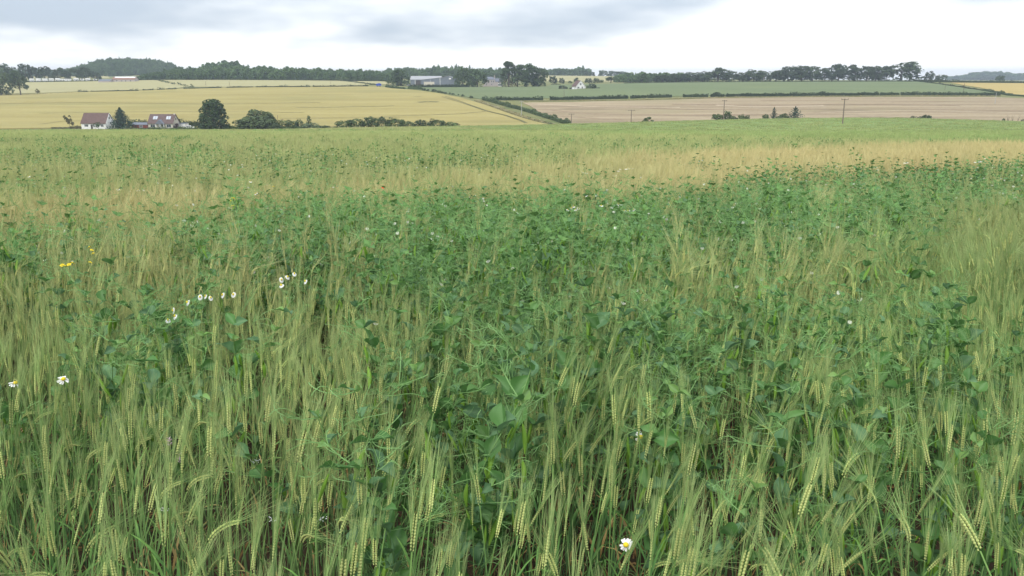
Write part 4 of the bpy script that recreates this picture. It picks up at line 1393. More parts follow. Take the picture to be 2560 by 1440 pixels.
gable_walls(7.4, 7.0, 4.6, 7.2).build('wall', M_STONE, h)
gable_roof(7.4, 7.0, 4.6, 7.2, 0.3).build('roof', M_SLATE, h)
cons = box_obj('conservatory', M_FRAME, h, 2.8, 6.6, -2.8, -0.003, -.5, 3.0)
for i in range(3):
    box_obj('pane', M_GLASS, cons, 3.0 + i * 1.2, 4.0 + i * 1.2, -2.83, -2.79, .6, 2.4)
window(h, 2.8, 3.4, 1.0, 1.0, 0.0, 1)

# -- gabled cottage above the dark hedge
h = place_house('gabled_cottage', 'small white cottage with a steep gable and dark roof in the green field', 'house', 1440.5, 702, R(24))
mb = MB(); W_ = 8.4; D_ = 8.0
mb.prism([(0, -1), (W_, -1), (W_, 2.4), (W_ / 2, 6.9), (0, 2.4)], 0, D_)
mb.build('wall', M_WHITE, h)
kk = 4.5 / (W_ / 2)
mb = MB(); mb.prism([(-.4, 2.4 - .4 * kk), (-.4, 2.62 - .4 * kk), (W_ / 2, 7.12), (W_ + .4, 2.62 - .4 * kk), (W_ + .4, 2.4 - .4 * kk), (W_ / 2, 6.902)], -.25, D_ + .3)
rf = mb.build('roof', M_ROOFBR, h)
mb = MB(); mb.prism([(-.4, 2.35 - .4 * kk), (-.4, 2.66 - .4 * kk), (W_ / 2, 7.16), (W_ + .4, 2.66 - .4 * kk), (W_ + .4, 2.35 - .4 * kk), (W_ / 2, 6.84)], -.36, -.252)
mb.build('bargeboard', M_FRAME, rf)
window(h, W_ / 2 - .7, 3.3, 1.4, 1.5, 0.0, 2)
window(h, 1.2, .7, 1.8, 1.2, 0.0, 2)
box_obj('door', M_DOOR, h, 5.3, 6.3, -.05, .05, 0, 2.0)
box_obj('lean_to', M_WHITE, h, W_ + .003, W_ + 1.6, 1, 5, -1, 2.0)
p = ground(1436, 694)
c2 = thing('parked_car', 'white car parked before the gabled cottage', 'car', p, 0.5)
car_parts(c2, M_WHITE)
c3 = thing('parked_car', 'dark car parked at the left of the gabled cottage', 'car', ground(1429, 697), 0.8)
car_parts(c3, M_RUBBER)

# -- long sheds with the orange roof
h = place_house('pantiled_shed', 'long low farm shed with orange pantiles and white ridge sheets', 'shed', 281, 842)
W_ = psize(56, 842)
mb = MB(); mb.prism_x([(0, -1), (9, -1), (9, 2.6), (4.5, 5.0), (0, 2.6)], 0, W_)
mb.build('wall', M_STONE, h)
rf = gable_roof(W_, 9, 2.6, 5.0, .3, .15).build('roof', M_ORANGE, h)
mb = MB(); mb.prism_x([(2.7, 4.22), (4.5, 5.2), (6.3, 4.22), (6.3, 4.36), (4.5, 5.36), (2.7, 4.36)], 1.5, W_ - .5)
mb.build('ridge_sheet', M_FRAME, rf)
for x in (4, 9, 13, 18):
    window(h, x, .6, 1.2, 1.2, 0.0, 1)
h = place_house('low_shed', 'low grey-roofed shed left of the orange pantiled shed', 'shed', 246, 836)
W_ = psize(30, 836)
mb = MB(); mb.prism_x([(0, -1), (7, -1), (7, 1.9), (3.5, 3.2), (0, 1.9)], 0, W_)
mb.build('wall', M_STONE, h)
gable_roof(W_, 7, 1.9, 3.2, .3, .12).build('roof', M_SLATE, h)

# -- caravans
def caravan(px, Y, L, label, hgt=2.5, rz=0.0):
    p = ground(px, Y)
    t = thing('caravan', label, 'caravan', (p.x, p.y, p.z), rz, 'caravans on the site at the left')
    mb = MB()
    mb.prism([(-L / 2, .5), (L / 2, .5), (L / 2 + .12, 1.5), (L / 2 - .15, hgt - .15), (L / 2 - .5, hgt), (-L / 2 + .5, hgt), (-L / 2 + .1, hgt - .2), (-L / 2, 1.4)], -1.1, 1.1)
    mb.build('body', M_WHITE, t)
    for x in (-L / 2 + .5, -.4, L / 2 - 1.4):
        box_obj('window', M_GLASS, t, x, x + .9, -1.13, -1.09, 1.3, 1.9)
    for y in (-1.0, 1.0):
        mb = MB(); mb.tube([(0, y - .1, .33), (0, y + .1, .33)], .34, 10, (1, 1, 1), True)
        mb.build('wheel', M_RUBBER, t)
for px, L, hh, rz, lab in ((28, 4.0, 3.2, 0.2, 'white caravan alone left of the dark-trunked tree'),
                       (80, 4.6, 3.1, 0.5, 'tall white caravan just right of the dark-trunked tree'),
                       (97, 5.0, 3.1, -.3, 'white caravan second right of the dark-trunked tree'),
                       (113, 4.8, 2.9, 0.1, 'white caravan third from the dark-trunked tree'),
                       (129, 4.6, 3.1, 0.4, 'rounded caravan in the middle of the close group'),
                       (145, 4.4, 3.1, -.2, 'white caravan at the right end of the close group'),
                       (160, 6.2, 2.4, 0.0, 'long low pale caravan in the dip of the tree row'),
                       (171, 5.6, 2.3, 0.1, 'greyish long caravan next to the long low pale one'),
                       (191, 4.6, 3.0, 0.3, 'white caravan standing apart below the thin-topped tree'),
                       (206, 3.6, 2.2, 0.0, 'small white caravan between two taller ones'),
                       (220, 4.8, 2.7, -.4, 'white caravan below the spreading tree at the right'),
                       (238, 3.0, 1.9, 0.2, 'lowest last caravan beside the low grey shed')):
    caravan(px, 868, L, lab, hh * 1.12, rz)

# -- blue trailer
p = hit(947, 217, 372)
t = thing('blue_trailer', 'blue sheeted trailer at the far corner of the barley', 'trailer', p, 0.05)
mb = MB(); mb.prism([(-2.2, 1.0), (2.2, 1.0), (2.2, 2.6), (.6, 3.1), (-2.2, 2.5)], -1.1, 1.1); mb.build('tarpaulin', M_BLUE, t)
box_obj('chassis', M_STEEL, t, -2.3, 3.0, -.9, .9, .7, .997)
for x in (-1.0, 1.0):
    for y in (-1.0, 1.0):
        mb = MB(); mb.tube([(x, y - .12, .42), (x, y + .12, .42)], .42, 10, (1, 1, 1), True); mb.build('wheel', M_RUBBER, t)

# ------------------------------------------------------------------ poles
def pole(px, Y, hpx, label, mat=None, r=0.14, arm=0.0, lean=0.0, sink=0.0, group='power line poles', rz=0.0, zoff=0.0, name='power_pole'):
    p = ground(px, Y)
    H_ = hpx * Y / F
    t = thing(name, label, 'pole', (p.x, p.y, p.z + zoff), rz, group)
    t.rotation_euler = (0, lean, rz)
    mb = MB(); mb.tube([(0, 0, -.6), (0, 0, H_ * .5), (0, 0, H_)], [r * 1.15, r, r * .8], 8, (1, 1, 1), True)
    mb.build('pole', mat or M_POLE, t)
    if arm:
        mb = MB(); mb.box(-arm, arm, -.2, -.08, H_ - .32, H_ - .14); a = mb.build('crossarm', mat or M_POLE, t)
        for x in (-arm * .92, 0, arm * .92):
            mb = MB(); mb.tube([(x, -.14, H_ - .14), (x, -.14, H_ + .02), (x, -.14, H_ + .1)], [.04, .08, .05], 6, (1, 1, 1), True); mb.build('insulator', M_PORCEL, a)
    return t
pole(2106, 255, 63, 'nearest wooden power pole standing in the green slope on the right', None, .17, 1.1, R(-0.6))
pole(1808, 340, 50, 'tall pole rising from the crest beside the rounded shrub', None, .17, 1.0)
pole(1577, 362, 46, 'wooden pole with a wide crossarm left of the spiky shrub', None, .17, 1.5)
pole(1428, 390, 34, 'wooden crossarm pole at the lower end of the diagonal hedge', None, .17, 1.4)
pole(1304, 470, 33, 'pale pole standing in the diagonal hedge', M_POLEPALE, .17, 1.3)
pole(1410, 575, 27, 'thin pole in the green field below the oval bush', None, .13)
pole(2408, 610, 26, 'thin pole on the edge between the green and yellow fields', None, .15, 0.8)
pole(2487, 505, 28, 'pale pole in the stubble near the right hedge end', M_POLEPALE, .14)
pole(2362, 640, 13, 'short thin post in the right corner of the green field', None, .12)
pole(696, 396, 30, 'thin dark post above the mixed grey bush', None, .11)
pole(707, 396, 20, 'second shorter post joined beside the thin dark post', None, .09, 0.6)
pole(1076, 392, 24, 'thin dark post above the lane bushes', None, .11)
pole(515, 745, 13, 'thin post in the upper barley left of the hump', None, .13, group='thin posts in the upper barley')
pole(574, 745, 11, 'thin post in the upper barley near the hump', None, .13, group='thin posts in the upper barley')
pole(888, 760, 16, 'thin post in the upper barley towards the trailer', None, .13, group='thin posts in the upper barley')
pole(827, 790, 10, 'thin post in the upper barley left of the grey-green bushes', None, .13, group='thin posts in the upper barley')
pole(1909, 868, 10, 'pale slim post in front of the skyline row', M_POLEPALE, .2)
pole(2170, 868, 14, 'pale slim trunk-like post before the last tree of the row', M_POLEPALE, .2)
# ------------------------------------------------------------------ the near crop: barley and peas growing through each other
def cropmat(name, gold, transl, rough, spec, var=0.25, sat=None):
    """plant tissue: colour built into each part, ripeness from plant to plant, small tone changes along the field"""
    m, N, L = newmat(name)
    a = mk(N, 'ShaderNodeAttribute', attribute_name='col')
    r = mk(N, 'ShaderNodeAttribute', attribute_name='ripe', attribute_type='INSTANCER')
    oi = mk(N, 'ShaderNodeObjectInfo')
    f = noise(N, L, 0.9, 3.0, 0.6)
    add = mk(N, 'ShaderNodeMath', operation='MULTIPLY_ADD')
    L.new(oi.outputs['Random'], add.inputs[0]); add.inputs[1].default_value = 0.5
    L.new(f, add.inputs[2])
    g = ramp(N, L, add.outputs[0], 0.35, 1.15, 1 - var, 1 + var)
    v = mk(N, 'ShaderNodeVectorMath', operation='SCALE')
    L.new(a.outputs['Color'], v.inputs[0]); L.new(g, v.inputs['Scale'])
    c = v.outputs[0]
    if gold:
        # ripening: towards straw, keeping the part's own lightness
        lum = mk(N, 'ShaderNodeRGBToBW'); L.new(c, lum.inputs[0])
        l2 = ramp(N, L, lum.outputs[0], 0.0, 0.36, 0.22, 1.1)
        gv = mk(N, 'ShaderNodeVectorMath', operation='SCALE')
        gv.inputs[0].default_value = gold; L.new(l2, gv.inputs['Scale'])
        c = mixc(N, L, r.outputs['Fac'], c, gv.outputs[0])
    finish(N, L, c, rough, spec, transl)
    return m

M_BARLEY = cropmat('barley', (0.61, 0.53, 0.265), 0.27, 0.6, 0.15, 0.32)
M_PEA = cropmat('pea', None, 0.27, 0.5, 0.2, 0.30)
M_PETAL = flat('white_petal', (0.80, 0.80, 0.78), 0.7, 0.1, 0.03, 30.0)
M_YPETAL = flat('yellow_petal', (0.75, 0.58, 0.04), 0.7, 0.1, 0.06, 30.0)
M_RED = flat('red_petal', (0.65, 0.04, 0.02), 0.7, 0.1, 0.06, 30.0)
M_PINK = flat('pink_petal', (0.55, 0.38, 0.46), 0.7, 0.1, 0.12, 60.0)
M_WEED = flat('weed_green', (0.11, 0.17, 0.06), 0.7, 0.2, 0.15, 20.0)
M_DEAD = cropmat('dead_leaf', None, 0.2, 0.8, 0.1, 0.4)

C_STEM0, C_STEM1 = (0.090, 0.200, 0.095), (0.225, 0.385, 0.115)
C_LEAF0, C_LEAF1 = (0.085, 0.215, 0.050), (0.165, 0.325, 0.070)
C_EAR, C_EARD = (0.62, 0.67, 0.27), (0.42, 0.49, 0.145)
C_AWN0, C_AWN1 = (0.27, 0.415, 0.145), (0.375, 0.45, 0.185)
C_DEAD = (0.40, 0.235, 0.090)
C_PLEAF, C_PLEAFB, C_PYOUNG = (0.085, 0.198, 0.054), (0.105, 0.208, 0.094), (0.18, 0.315, 0.09)
C_POD, C_PSTEM, C_TEND = (0.21, 0.385, 0.055), (0.22, 0.38, 0.125), (0.20, 0.36, 0.125)

def lerp3(a, b, t):
    return (a[0] + (b[0] - a[0]) * t, a[1] + (b[1] - a[1]) * t, a[2] + (b[2] - a[2]) * t)

def jit(c, rng, k=0.12):
    t = rng.uniform(1 - k, 1 + k)
    return (c[0] * t, c[1] * t, c[2] * t)

def perp(t, rng):
    s = t.cross(rdir(rng))
    while s.length < 0.05:
        s = t.cross(rdir(rng))
    return s.normalized()

def strap_leaf(mb, p, d, length, wid, droop, rng, c0, c1, nseg=5):
    """grass leaf: leaves the stem at an angle and bends over"""
    side = d.cross(Vector((0, 0, 1)))
    if side.length < 1e-3: side = Vector((1, 0, 0))
    side.normalize()
    twist = rng.uniform(-0.7, 0.7)
    pts, ws, cs, sd_ = [], [], [], []
    q = p.copy(); v = d.copy()
    for i in range(nseg + 1):
        t = i / nseg
        pts.append(q.copy())
        ws.append(wid * (0.55 + 0.9 * t if t < 0.35 else 0.87 * (1 - ((t - 0.35) / 0.65)**1.6)) * 0.5 + 0.0004)
        cs.append(lerp3(c0, c1, t))
        sd_.append((side * math.cos(twist * t) + Vector((0, 0, 1)) * math.sin(twist * t)).normalized())
        q = q + v * (length / nseg)
        v = (v + Vector((0, 0, -droop / nseg * (0.6 + t)))).normalized()
    mb.ribbon(pts, ws, sd_, cs)

def barley_plant(rng, kind='upright', lod=0, hscale=1.0):
    """parts of one barley plant, base at the origin: stem, leaves, ear, awns"""
    Hs = rng.uniform(0.60, 0.76) * hscale
    lean = {'upright': rng.uniform(0.0, 0.06), 'leaning': rng.uniform(0.09, 0.18), 'nodding': rng.uniform(0.05, 0.18)}[kind]
    ly = rng.uniform(-0.07, 0.07)
    nst = (7, 4, 2, 2)[lod]
    P = [Vector((lean * (i / nst)**2, ly * (i / nst)**2, Hs * i / nst)) for i in range(nst + 1)]
    stem, leaves, ear, awn = MB(), [], MB(), MB()
    cst = [lerp3(C_STEM0, C_STEM1, (i / nst)**1.3) for i in range(nst + 1)]
    r0 = (0.0023, 0.0026, 0.0036, 0.0046)[lod]
    if lod <= 1:
        stem.tube(P, [r0 * (1.1 - 0.35 * i / nst) for i in range(nst + 1)], 3, cst)
    else:
        stem.ribbon(P, [r0] * (nst + 1), perp(Vector((0, 0, 1)), rng), cst)
    # leaves
    nleaf = (rng.choice((1, 2, 2, 3)), 2, 1, 1)[lod]
    for i in range(nleaf):
        h = (0.28, 0.50, 0.74)[i] + rng.uniform(-.08, .08) if lod <= 1 else rng.uniform(0.5, 0.75)
        k = h * nst
        j = min(int(k), nst - 1)
        p = P[j].lerp(P[j + 1], k - j)
        a = rng.uniform(0, 6.28)
        d = Vector((math.cos(a) * 0.45, math.sin(a) * 0.45, 1)).normalized()
        lm = MB()
        dead = i == 0 and rng.random() < 0.45
        c0, c1 = (C_DEAD, lerp3(C_DEAD, C_EAR, .3)) if dead else (lerp3(C_LEAF0, C_STEM0, .4), C_LEAF1)
        strap_leaf(lm, p, d, rng.uniform(0.13, 0.22) * (0.75 if i == 2 else 1), (0.0085, 0.011, 0.016, 0.02)[lod], rng.uniform(0.7, 2.4), rng, jit(c0, rng), jit(c1, rng), (5, 4, 2, 2)[lod])
        leaves.append(lm)
    # ear
    t = (P[-1] - P[-2]).normalized()
    nod = {'upright': rng.uniform(-0.05, 0.12), 'leaning': rng.uniform(0.02, 0.3), 'nodding': rng.uniform(0.8, 1.6)}[kind]
    axis = Vector((-t.y * 0.3 + rng.uniform(-.2, .2), 1, 0)).normalized()
    EL = rng.uniform(0.066, 0.088)
    sd = perp(t, rng)
    n = (24, 8, 3, 2)[lod]
    q = P[-1].copy(); v = t.copy()
    C1 = lerp3(C_EAR, C_EARD, rng.uniform(0, .5))
    AL = rng.uniform(0.12, 0.165)
    ring = []
    for i in range(n):
        f = i / (n - 1)
        s = (sd - v * sd.dot(v)).normalized()
        nn = v.cross(s)
        ring.append((q.copy(), v.copy(), s.copy(), nn.copy(), f))
        rotq = Quaternion(axis, nod / n)
        q = q + v * (EL / n)
        v = rotq @ v
    if lod == 0:
        for i, (q, v, s, nn, f) in enumerate(ring):
            sg = 1 if i % 2 else -1
            prof = min(1.0, 0.55 + 2.2 * f, 0.62 + 2.4 * (1 - f))
            gl, gw, gt = 0.0115 * prof, 0.0031 * prof, 0.0025 * prof
            base = q + s * (sg * 0.0018)
            ax = (v + s * (sg * 0.24)).normalized()
            gs = ax.cross(nn).normalized()
            tip = base + ax * gl
            mid = base + ax * (gl * 0.45) + s * (sg * 0.0007)
            c = jit(C1, rng, .1); cd = lerp3(C_EARD, (0.16, 0.20, 0.07), .35)
            ear.add([base, mid + gs * gw, mid + nn * gt, mid - gs * gw, mid - nn * gt, tip],
                    [(0, 1, 2), (0, 2, 3), (0, 3, 4), (0, 4, 1), (5, 2, 1), (5, 3, 2), (5, 4, 3), (5, 1, 4)], [cd, c, c, c, c, lerp3(c, C_AWN0, .3)])
            for rep in range(2 if rng.random() < 0.12 else 1):
                d = (v + s * (sg * rng.uniform(0.02, 0.13)) + nn * rng.uniform(-.09, .09)).normalized()
                l = AL * rng.uniform(0.8, 1.1) * (1 - 0.25 * f)
                w = perp(d, rng)
                b = s * (sg * rng.uniform(-.004, .006)) + nn * rng.uniform(-.005, .005)
                p1 = tip + d * (l * 0.5) + b * 0.4
                p2 = tip + d * l + b * 1.6
                awn.ribbon([tip - d * 0.002, p1, p2], [0.00046, 0.00036, 0.00014], w, [C_AWN0, lerp3(C_AWN0, C_AWN1, .5), C_AWN1])
    else:
        # fewer, coarser grains with the same two-rowed outline
        w0 = (0, 0.0055, 0.0066, 0.0075)[lod]
        vs, cs, fs = [], [], []
        for i, (q, v, s, nn, f) in enumerate(ring):
            w = w0 * min(1.0, 0.5 + 2.5 * f, 0.35 + 2.5 * (1 - f)) * (1.0 if i % 2 else 0.86)
            c = C1 if i % 2 else lerp3(C1, C_EARD, .8)
            vs += [q + s * w, q + nn * (w * .75), q - s * w, q - nn * (w * .75)]; cs += [c] * 4
        for i in range(n - 1):
            for k in range(4):
                fs.append((i * 4 + k, i * 4 + (k + 1) % 4, i * 4 + 4 + (k + 1) % 4, i * 4 + 4 + k))
        ear.add(vs, fs, cs)
        na = (0, 18, 7, 4)[lod]
        wa = (0, 0.0008, 0.0022, 0.0042)[lod]
        for k in range(na):
            q, v, s, nn, f = ring[rng.randrange(1, n)]
            d = (v + s * rng.uniform(-.2, .2) + nn * rng.uniform(-.2, .2)).normalized()
            l = AL * rng.uniform(0.8, 1.15)
            w = perp(d, rng)
            awn.ribbon([q, q + d * l], [wa, wa * 0.35], w, [C_AWN0, C_AWN1])
    return stem, leaves, ear, awn

def whole(parts):
    mb = MB()
    stem, leaves, ear, awn = parts
    for p in [stem] + leaves + [ear, awn]:
        mb.merge(p)
    return mb

# ---- peas
def pea_leaf(rng, L_, W_, fold, c):
    """broad stipule, folded along the midrib, edge waved; base at the origin, pointing +y"""
    mb = MB()
    n = 5
    vs, cs, fs = [], [], []
    ph = rng.uniform(0, 6)
    for i in range(n + 1):
        t = i / n
        w = W_ / 2 * (0.30 + 1.45 * t if t < 0.42 else (1 - ((t - 0.42) / 0.58)**1.7) * 0.91)
        y = L_ * t
        z = -0.18 * L_ * t * t
        e = fold * w + 0.15 * W_ * math.sin(ph + t * 7)
        back = -0.10 * L_ if i == 0 else 0
        vs += [(-w, y + back, z + e), (-w * .5, y, z + e * .45), (0, y, z), (w * .5, y, z + fold * w * .45), (w, y + back, z + fold * w - 0.08 * W_ * math.sin(ph + 2 + t * 6))]
        cm = lerp3(c, (0.24, 0.38, 0.18), 0.35)
        cs += [jit(c, rng, .08), c, cm, c, jit(c, rng, .08)]
    for i in range(n):
        for k in range(4):
            a = i * 5 + k
            fs.append((a, a + 1, a + 6, a + 5))
    mb.add(vs, fs, cs)
    return mb

def pea_leaf_lo(rng, L_, W_, c):
    mb = MB()
    mb.add([(0, -.006, 0), (W_ * .5, L_ * .35, W_ * .16), (0, L_, -L_ * .2), (-W_ * .5, L_ * .35, W_ * .16), (0, L_ * .4, 0)],
           [(0, 1, 4), (1, 2, 4), (2, 3, 4), (3, 0, 4)], [c, jit(c, rng), c, jit(c, rng), lerp3(c, C_PSTEM, .3)])
    return mb

def pea_pod(rng):
    mb = MB()
    n = 6; vs, cs, fs = [], [], []
    for i in range(n + 1):
        t = i / n
        w = 0.0068 * math.sin(math.pi * min(0.97, max(0.04, t)))**0.55
        x = 0.006 * math.sin(t * 2.4)
        z = -0.066 * t
        for k in range(6):
            a = 6.283 * k / 6
            vs.append((x + math.cos(a) * w, math.sin(a) * w * .62, z)); cs.append(jit(C_POD, rng, .1))
    for i in range(n):
        for k in range(6):
            fs.append((i * 6 + k, i * 6 + (k + 1) % 6, i * 6 + 6 + (k + 1) % 6, i * 6 + 6 + k))
    mb.add(vs, fs, cs)
    mb.tube([(0, 0, 0.03), (0, 0, 0)], 0.0011, 3, C_PSTEM)
    return mb

def pea_flower(rng):
    mb = MB(); W = (0.72, 0.74, 0.62)
    for sg in (-1, 1):
        mb.add([(0, 0, 0), (sg * .011, .004, .006), (sg * .012, .006, .015), (sg * .003, .009, .021), (0, .004, .012)], [(0, 1, 4), (1, 2, 4), (2, 3, 4)], W)
        mb.add([(0, -.002, .001), (sg * .006, -.008, .004), (sg * .004, -.013, .009), (0, -.009, .010)], [(0, 1, 2, 3)], (0.66, 0.70, 0.5))
    mb.tube([(0, .0, -.035), (0, 0, 0)], 0.0011, 3, C_PSTEM)
    return mb

def pea_layout(rng, hs=1.0):
    """stem path and where everything sits on it"""
    n = 13
    P = [Vector((0, 0, 0))]
    az = rng.uniform(0, 6.28)
    tilt = rng.uniform(0.08, 0.35)
    v = Vector((math.cos(az) * tilt, math.sin(az) * tilt, 1)).normalized()
    step = rng.uniform(0.062, 0.072) * hs
    for i in range(n):
        v = (v + Vector((rng.uniform(-.25, .25), rng.uniform(-.25, .25), 0.08))).normalized()
        P.append(P[-1] + v * step)
    items, tend = [], []
    for i in range(4, n + 1):
        t = (P[i] - P[i - 1]).normalized()
        a0 = rng.uniform(0, 6.28)
        size = (0.95 if i < n - 1 else 0.62) * rng.uniform(0.8, 1.15)
        for sg in (0, 1):
            a = a0 + math.pi * sg + rng.uniform(-.4, .4)
            out = Vector((math.cos(a), math.sin(a), rng.uniform(0.1, 1.5))).normalized()
            zz = (Vector((0, 0, 1)) - out * out.z).normalized()
            xx = out.cross(zz)
            M = Matrix((xx, out, zz)).transposed().to_4x4()
            M = Matrix.Translation(P[i]) @ M @ Matrix.Rotation(rng.uniform(-1.1, 1.1), 4, 'Y') @ Matrix.Scale(size, 4)
            items.append(('leaf', 5 if i >= n - 1 and rng.random() < .3 else rng.randrange(5), M))
        # tendrils
        a = a0 + math.pi / 2 + rng.uniform(-.5, .5)
        d = Vector((math.cos(a), math.sin(a), rng.uniform(0.1, 1.0))).normalized()
        tend.append((P[i], d, rng.random()))
        if 7 <= i <= 11 and rng.random() < 0.6:
            for k in range(rng.choice((1, 2))):
                a2 = a + rng.uniform(-.8, .8)
                p = P[i] + Vector((math.cos(a2), math.sin(a2), 0)) * rng.uniform(.02, .045) + Vector((0, 0, .005))
                items.append(('pod', rng.randrange(2), Matrix.Translation(p) @ Matrix.Rotation(rng.uniform(0, 6.28), 4, 'Z') @ Matrix.Rotation(rng.uniform(-.5, .5), 4, 'X') @ Matrix.Scale(rng.uniform(.8, 1.15), 4)))
        if i >= 11 and rng.random() < 0.07:
            p = P[i] + d * 0.045 + Vector((0, 0, .02))
            items.append(('flower', 0, Matrix.Translation(p) @ Matrix.Rotation(rng.uniform(0, 6.28), 4, 'Z') @ Matrix.Scale(rng.uniform(.6, .85), 4)))
    return P, items, tend

def tendril_mb(tend, rng, lod=0):
    mb = MB()
    for p, d, r in tend:
        l = 0.06 + 0.07 * r
        q = p + d * l
        w = perp(d, rng)
        wd = (0.0011, 0.0014)[lod]
        mb.ribbon([p, p.lerp(q, .5) + Vector((0, 0, -.004)), q], [wd] * 3, w, C_TEND)
        for k in range((9, 4)[lod]):
            b = p.lerp(q, rng.uniform(0.45, 1))
            v = (d + rdir(rng) * 0.9 + Vector((0, 0, .25))).normalized()
            ax = rdir(rng); curl = rng.uniform(.2, .95)
            pts = [b.copy()]
            for s in range((6, 3)[lod]):
                b = b + v * (rng.uniform(.011, .016) * (1, 2)[lod])
                v = Quaternion(ax, curl * (0.5 + 0.22 * s)) @ v
                pts.append(b.copy())
            mb.ribbon(pts, [wd * .75] * len(pts), perp(v, rng), C_TEND)
    return mb

prng = random.Random(21)
LEAF_MB = [pea_leaf(prng, prng.uniform(.056, .073), prng.uniform(.045, .056), prng.uniform(.25, .85), (C_PLEAF, C_PLEAFB, C_PLEAF, lerp3(C_PLEAF, C_PYOUNG, .25), C_PLEAFB)[k]) for k in range(5)]
LEAF_MB.append(pea_leaf(prng, .055, .036, .9, C_PYOUNG))
LEAF_LO = [pea_leaf_lo(prng, .058, .046, (C_PLEAF, C_PLEAFB, C_PLEAF, lerp3(C_PLEAF, C_PYOUNG, .3), C_PLEAFB, lerp3(C_PLEAF, C_PYOUNG, .5))[k]) for k in range(6)]
POD_MB = [pea_pod(prng), pea_pod(prng)]
FLOWER_MB = [pea_flower(prng)]
PEA_ME = {'leaf': [m.mesh('leaf', M_PEA, True) for m in LEAF_MB], 'pod': [m.mesh('pod', M_PEA, True) for m in POD_MB], 'flower': [m.mesh('flower', M_PEA) for m in FLOWER_MB]}
PEA_LAYOUT = []
for k in range(9):
    r = random.Random(100 + k)
    P_, items, tend = pea_layout(r)
    st = MB(); st.tube(P_, [0.0024 - 0.0001 * i for i in range(len(P_))], 4, [lerp3((.10, .17, .08), C_PSTEM, i / len(P_)) for i in range(len(P_))])
    PEA_LAYOUT.append((st.mesh('stem', M_PEA, True), tendril_mb(tend, r).mesh('tendril', M_PEA), items, P_))

def pea_whole(k, lod):
    r = random.Random(300 + k)
    P_, items, tend = pea_layout(r)
    mb = MB()
    if lod == 0:
        mb.tube(P_, 0.002, 3, C_PSTEM)
    else:
        mb.ribbon(P_[::3], [0.002] * len(P_[::3]), perp(Vector((0, 0, 1)), r), C_PSTEM)
    for kind, v, M in items:
        if kind == 'leaf': mb.merge((LEAF_MB if lod == 0 else LEAF_LO)[v], M)
        elif kind == 'pod' and lod < 2: mb.merge(POD_MB[v], M)
        elif kind == 'flower': mb.merge(FLOWER_MB[0], M)
    if lod < 2:
        mb.merge(tendril_mb(tend, r, lod))
    return mb

# ---- where each grows (plan coordinates, from the lie of the patches)
def u_rows(pairs):
    pts = [canopy(px, py) for px, py in pairs]
    u = np.array([p.x / p.y for p in pts]); y = np.array([p.y for p in pts])
    o = np.argsort(u)
    return u[o], y[o]

BU, BYF = u_rows([(-300, 620), (0, 585), (300, 552), (600, 535), (900, 512), (1100, 490), (1250, 500), (1400, 500), (1600, 503), (1750, 470), (2000, 440), (2300, 420), (2560, 405), (2800, 395)])
BU2, BYN = u_rows([(-300, 710), (0, 690), (300, 680), (600, 685), (900, 710), (1200, 735), (1500, 715), (1800, 680), (2100, 655), (2300, 575), (2560, 520), (2800, 495)])
GU, GYF = u_rows([(-300, 555), (0, 530), (500, 502), (900, 478), (1200, 440), (1500, 402), (2000, 378), (2560, 360), (2800, 356)])
SPOTS = [(330, 830, 120, 60, .85), (250, 865, 90, 45, .6), (560, 860, 70, 45, .5), (1100, 960, 150, 120, .8), (980, 1000, 80, 80, .5), (1240, 900, 100, 95, .7), (1130, 1090, 80, 80, .55),
         (1310, 760, 80, 60, .8), (1650, 850, 150, 75, 1), (1800, 830, 130, 90, 1), (1730, 915, 110, 70, .9), (1900, 890, 90, 70, .6), (1980, 1040, 140, 100, .85), (2140, 930, 95, 70, .9), (2090, 1120, 90, 60, .5),
         (2370, 860, 80, 120, .8), (2330, 1080, 100, 80, .55), (2130, 690, 90, 50, .8), (350, 770, 110, 60, .6), (1950, 750, 180, 60, .6), (1150, 770, 140, 60, .8), (820, 800, 80, 50, .4), (1260, 990, 60, 60, .6),
         (110, 660, 90, 40, .7), (1160, 1330, 60, 60, .35), (1700, 1100, 90, 60, .45), (1090, 1240, 60, 60, .4), (700, 640, 120, 40, .5), (1740, 418, 70, 10, .9), (1330, 462, 120, 11, .7), (1480, 448, 90, 9, .6), (1230, 446, 90, 8, .5), (1560, 480, 40, 12, .8), (1900, 420, 60, 6, .4), (2150, 395, 90, 6, .3)]
SP_ = []
for px, py, rx, ry, w in SPOTS:
    c = canopy(px, py); a = canopy(px, py - ry); b = canopy(px, py + ry)
    SP_.append((c.x, c.y, rx * c.y * CP / F, (a.y - b.y) / 2, w))

def vnoise(x, y, s, seed=0):
    """smooth value noise"""
    x = np.asarray(x) / s + seed * 17.3; y = np.asarray(y) / s + seed * 9.1
    xi = np.floor(x).astype(np.int64); yi = np.floor(y).astype(np.int64)
    fx = x - xi; fy = y - yi
    fx = fx * fx * (3 - 2 * fx); fy = fy * fy * (3 - 2 * fy)
    def hsh(i, j):
        h = (i * 374761393 + j * 668265263 + seed * 974711) & 0x7fffffff
        h = ((h ^ (h >> 13)) * 1274126177) & 0x7fffffff
        return ((h ^ (h >> 16)) & 0xffff) / 65535.0
    return (hsh(xi, yi) * (1 - fx) * (1 - fy) + hsh(xi + 1, yi) * fx * (1 - fy) + hsh(xi, yi + 1) * (1 - fx) * fy + hsh(xi + 1, yi + 1) * fx * fy)

def sstep(v, a, b):
    t = np.clip((v - a) / (b - a), 0, 1)
    return t * t * (3 - 2 * t)

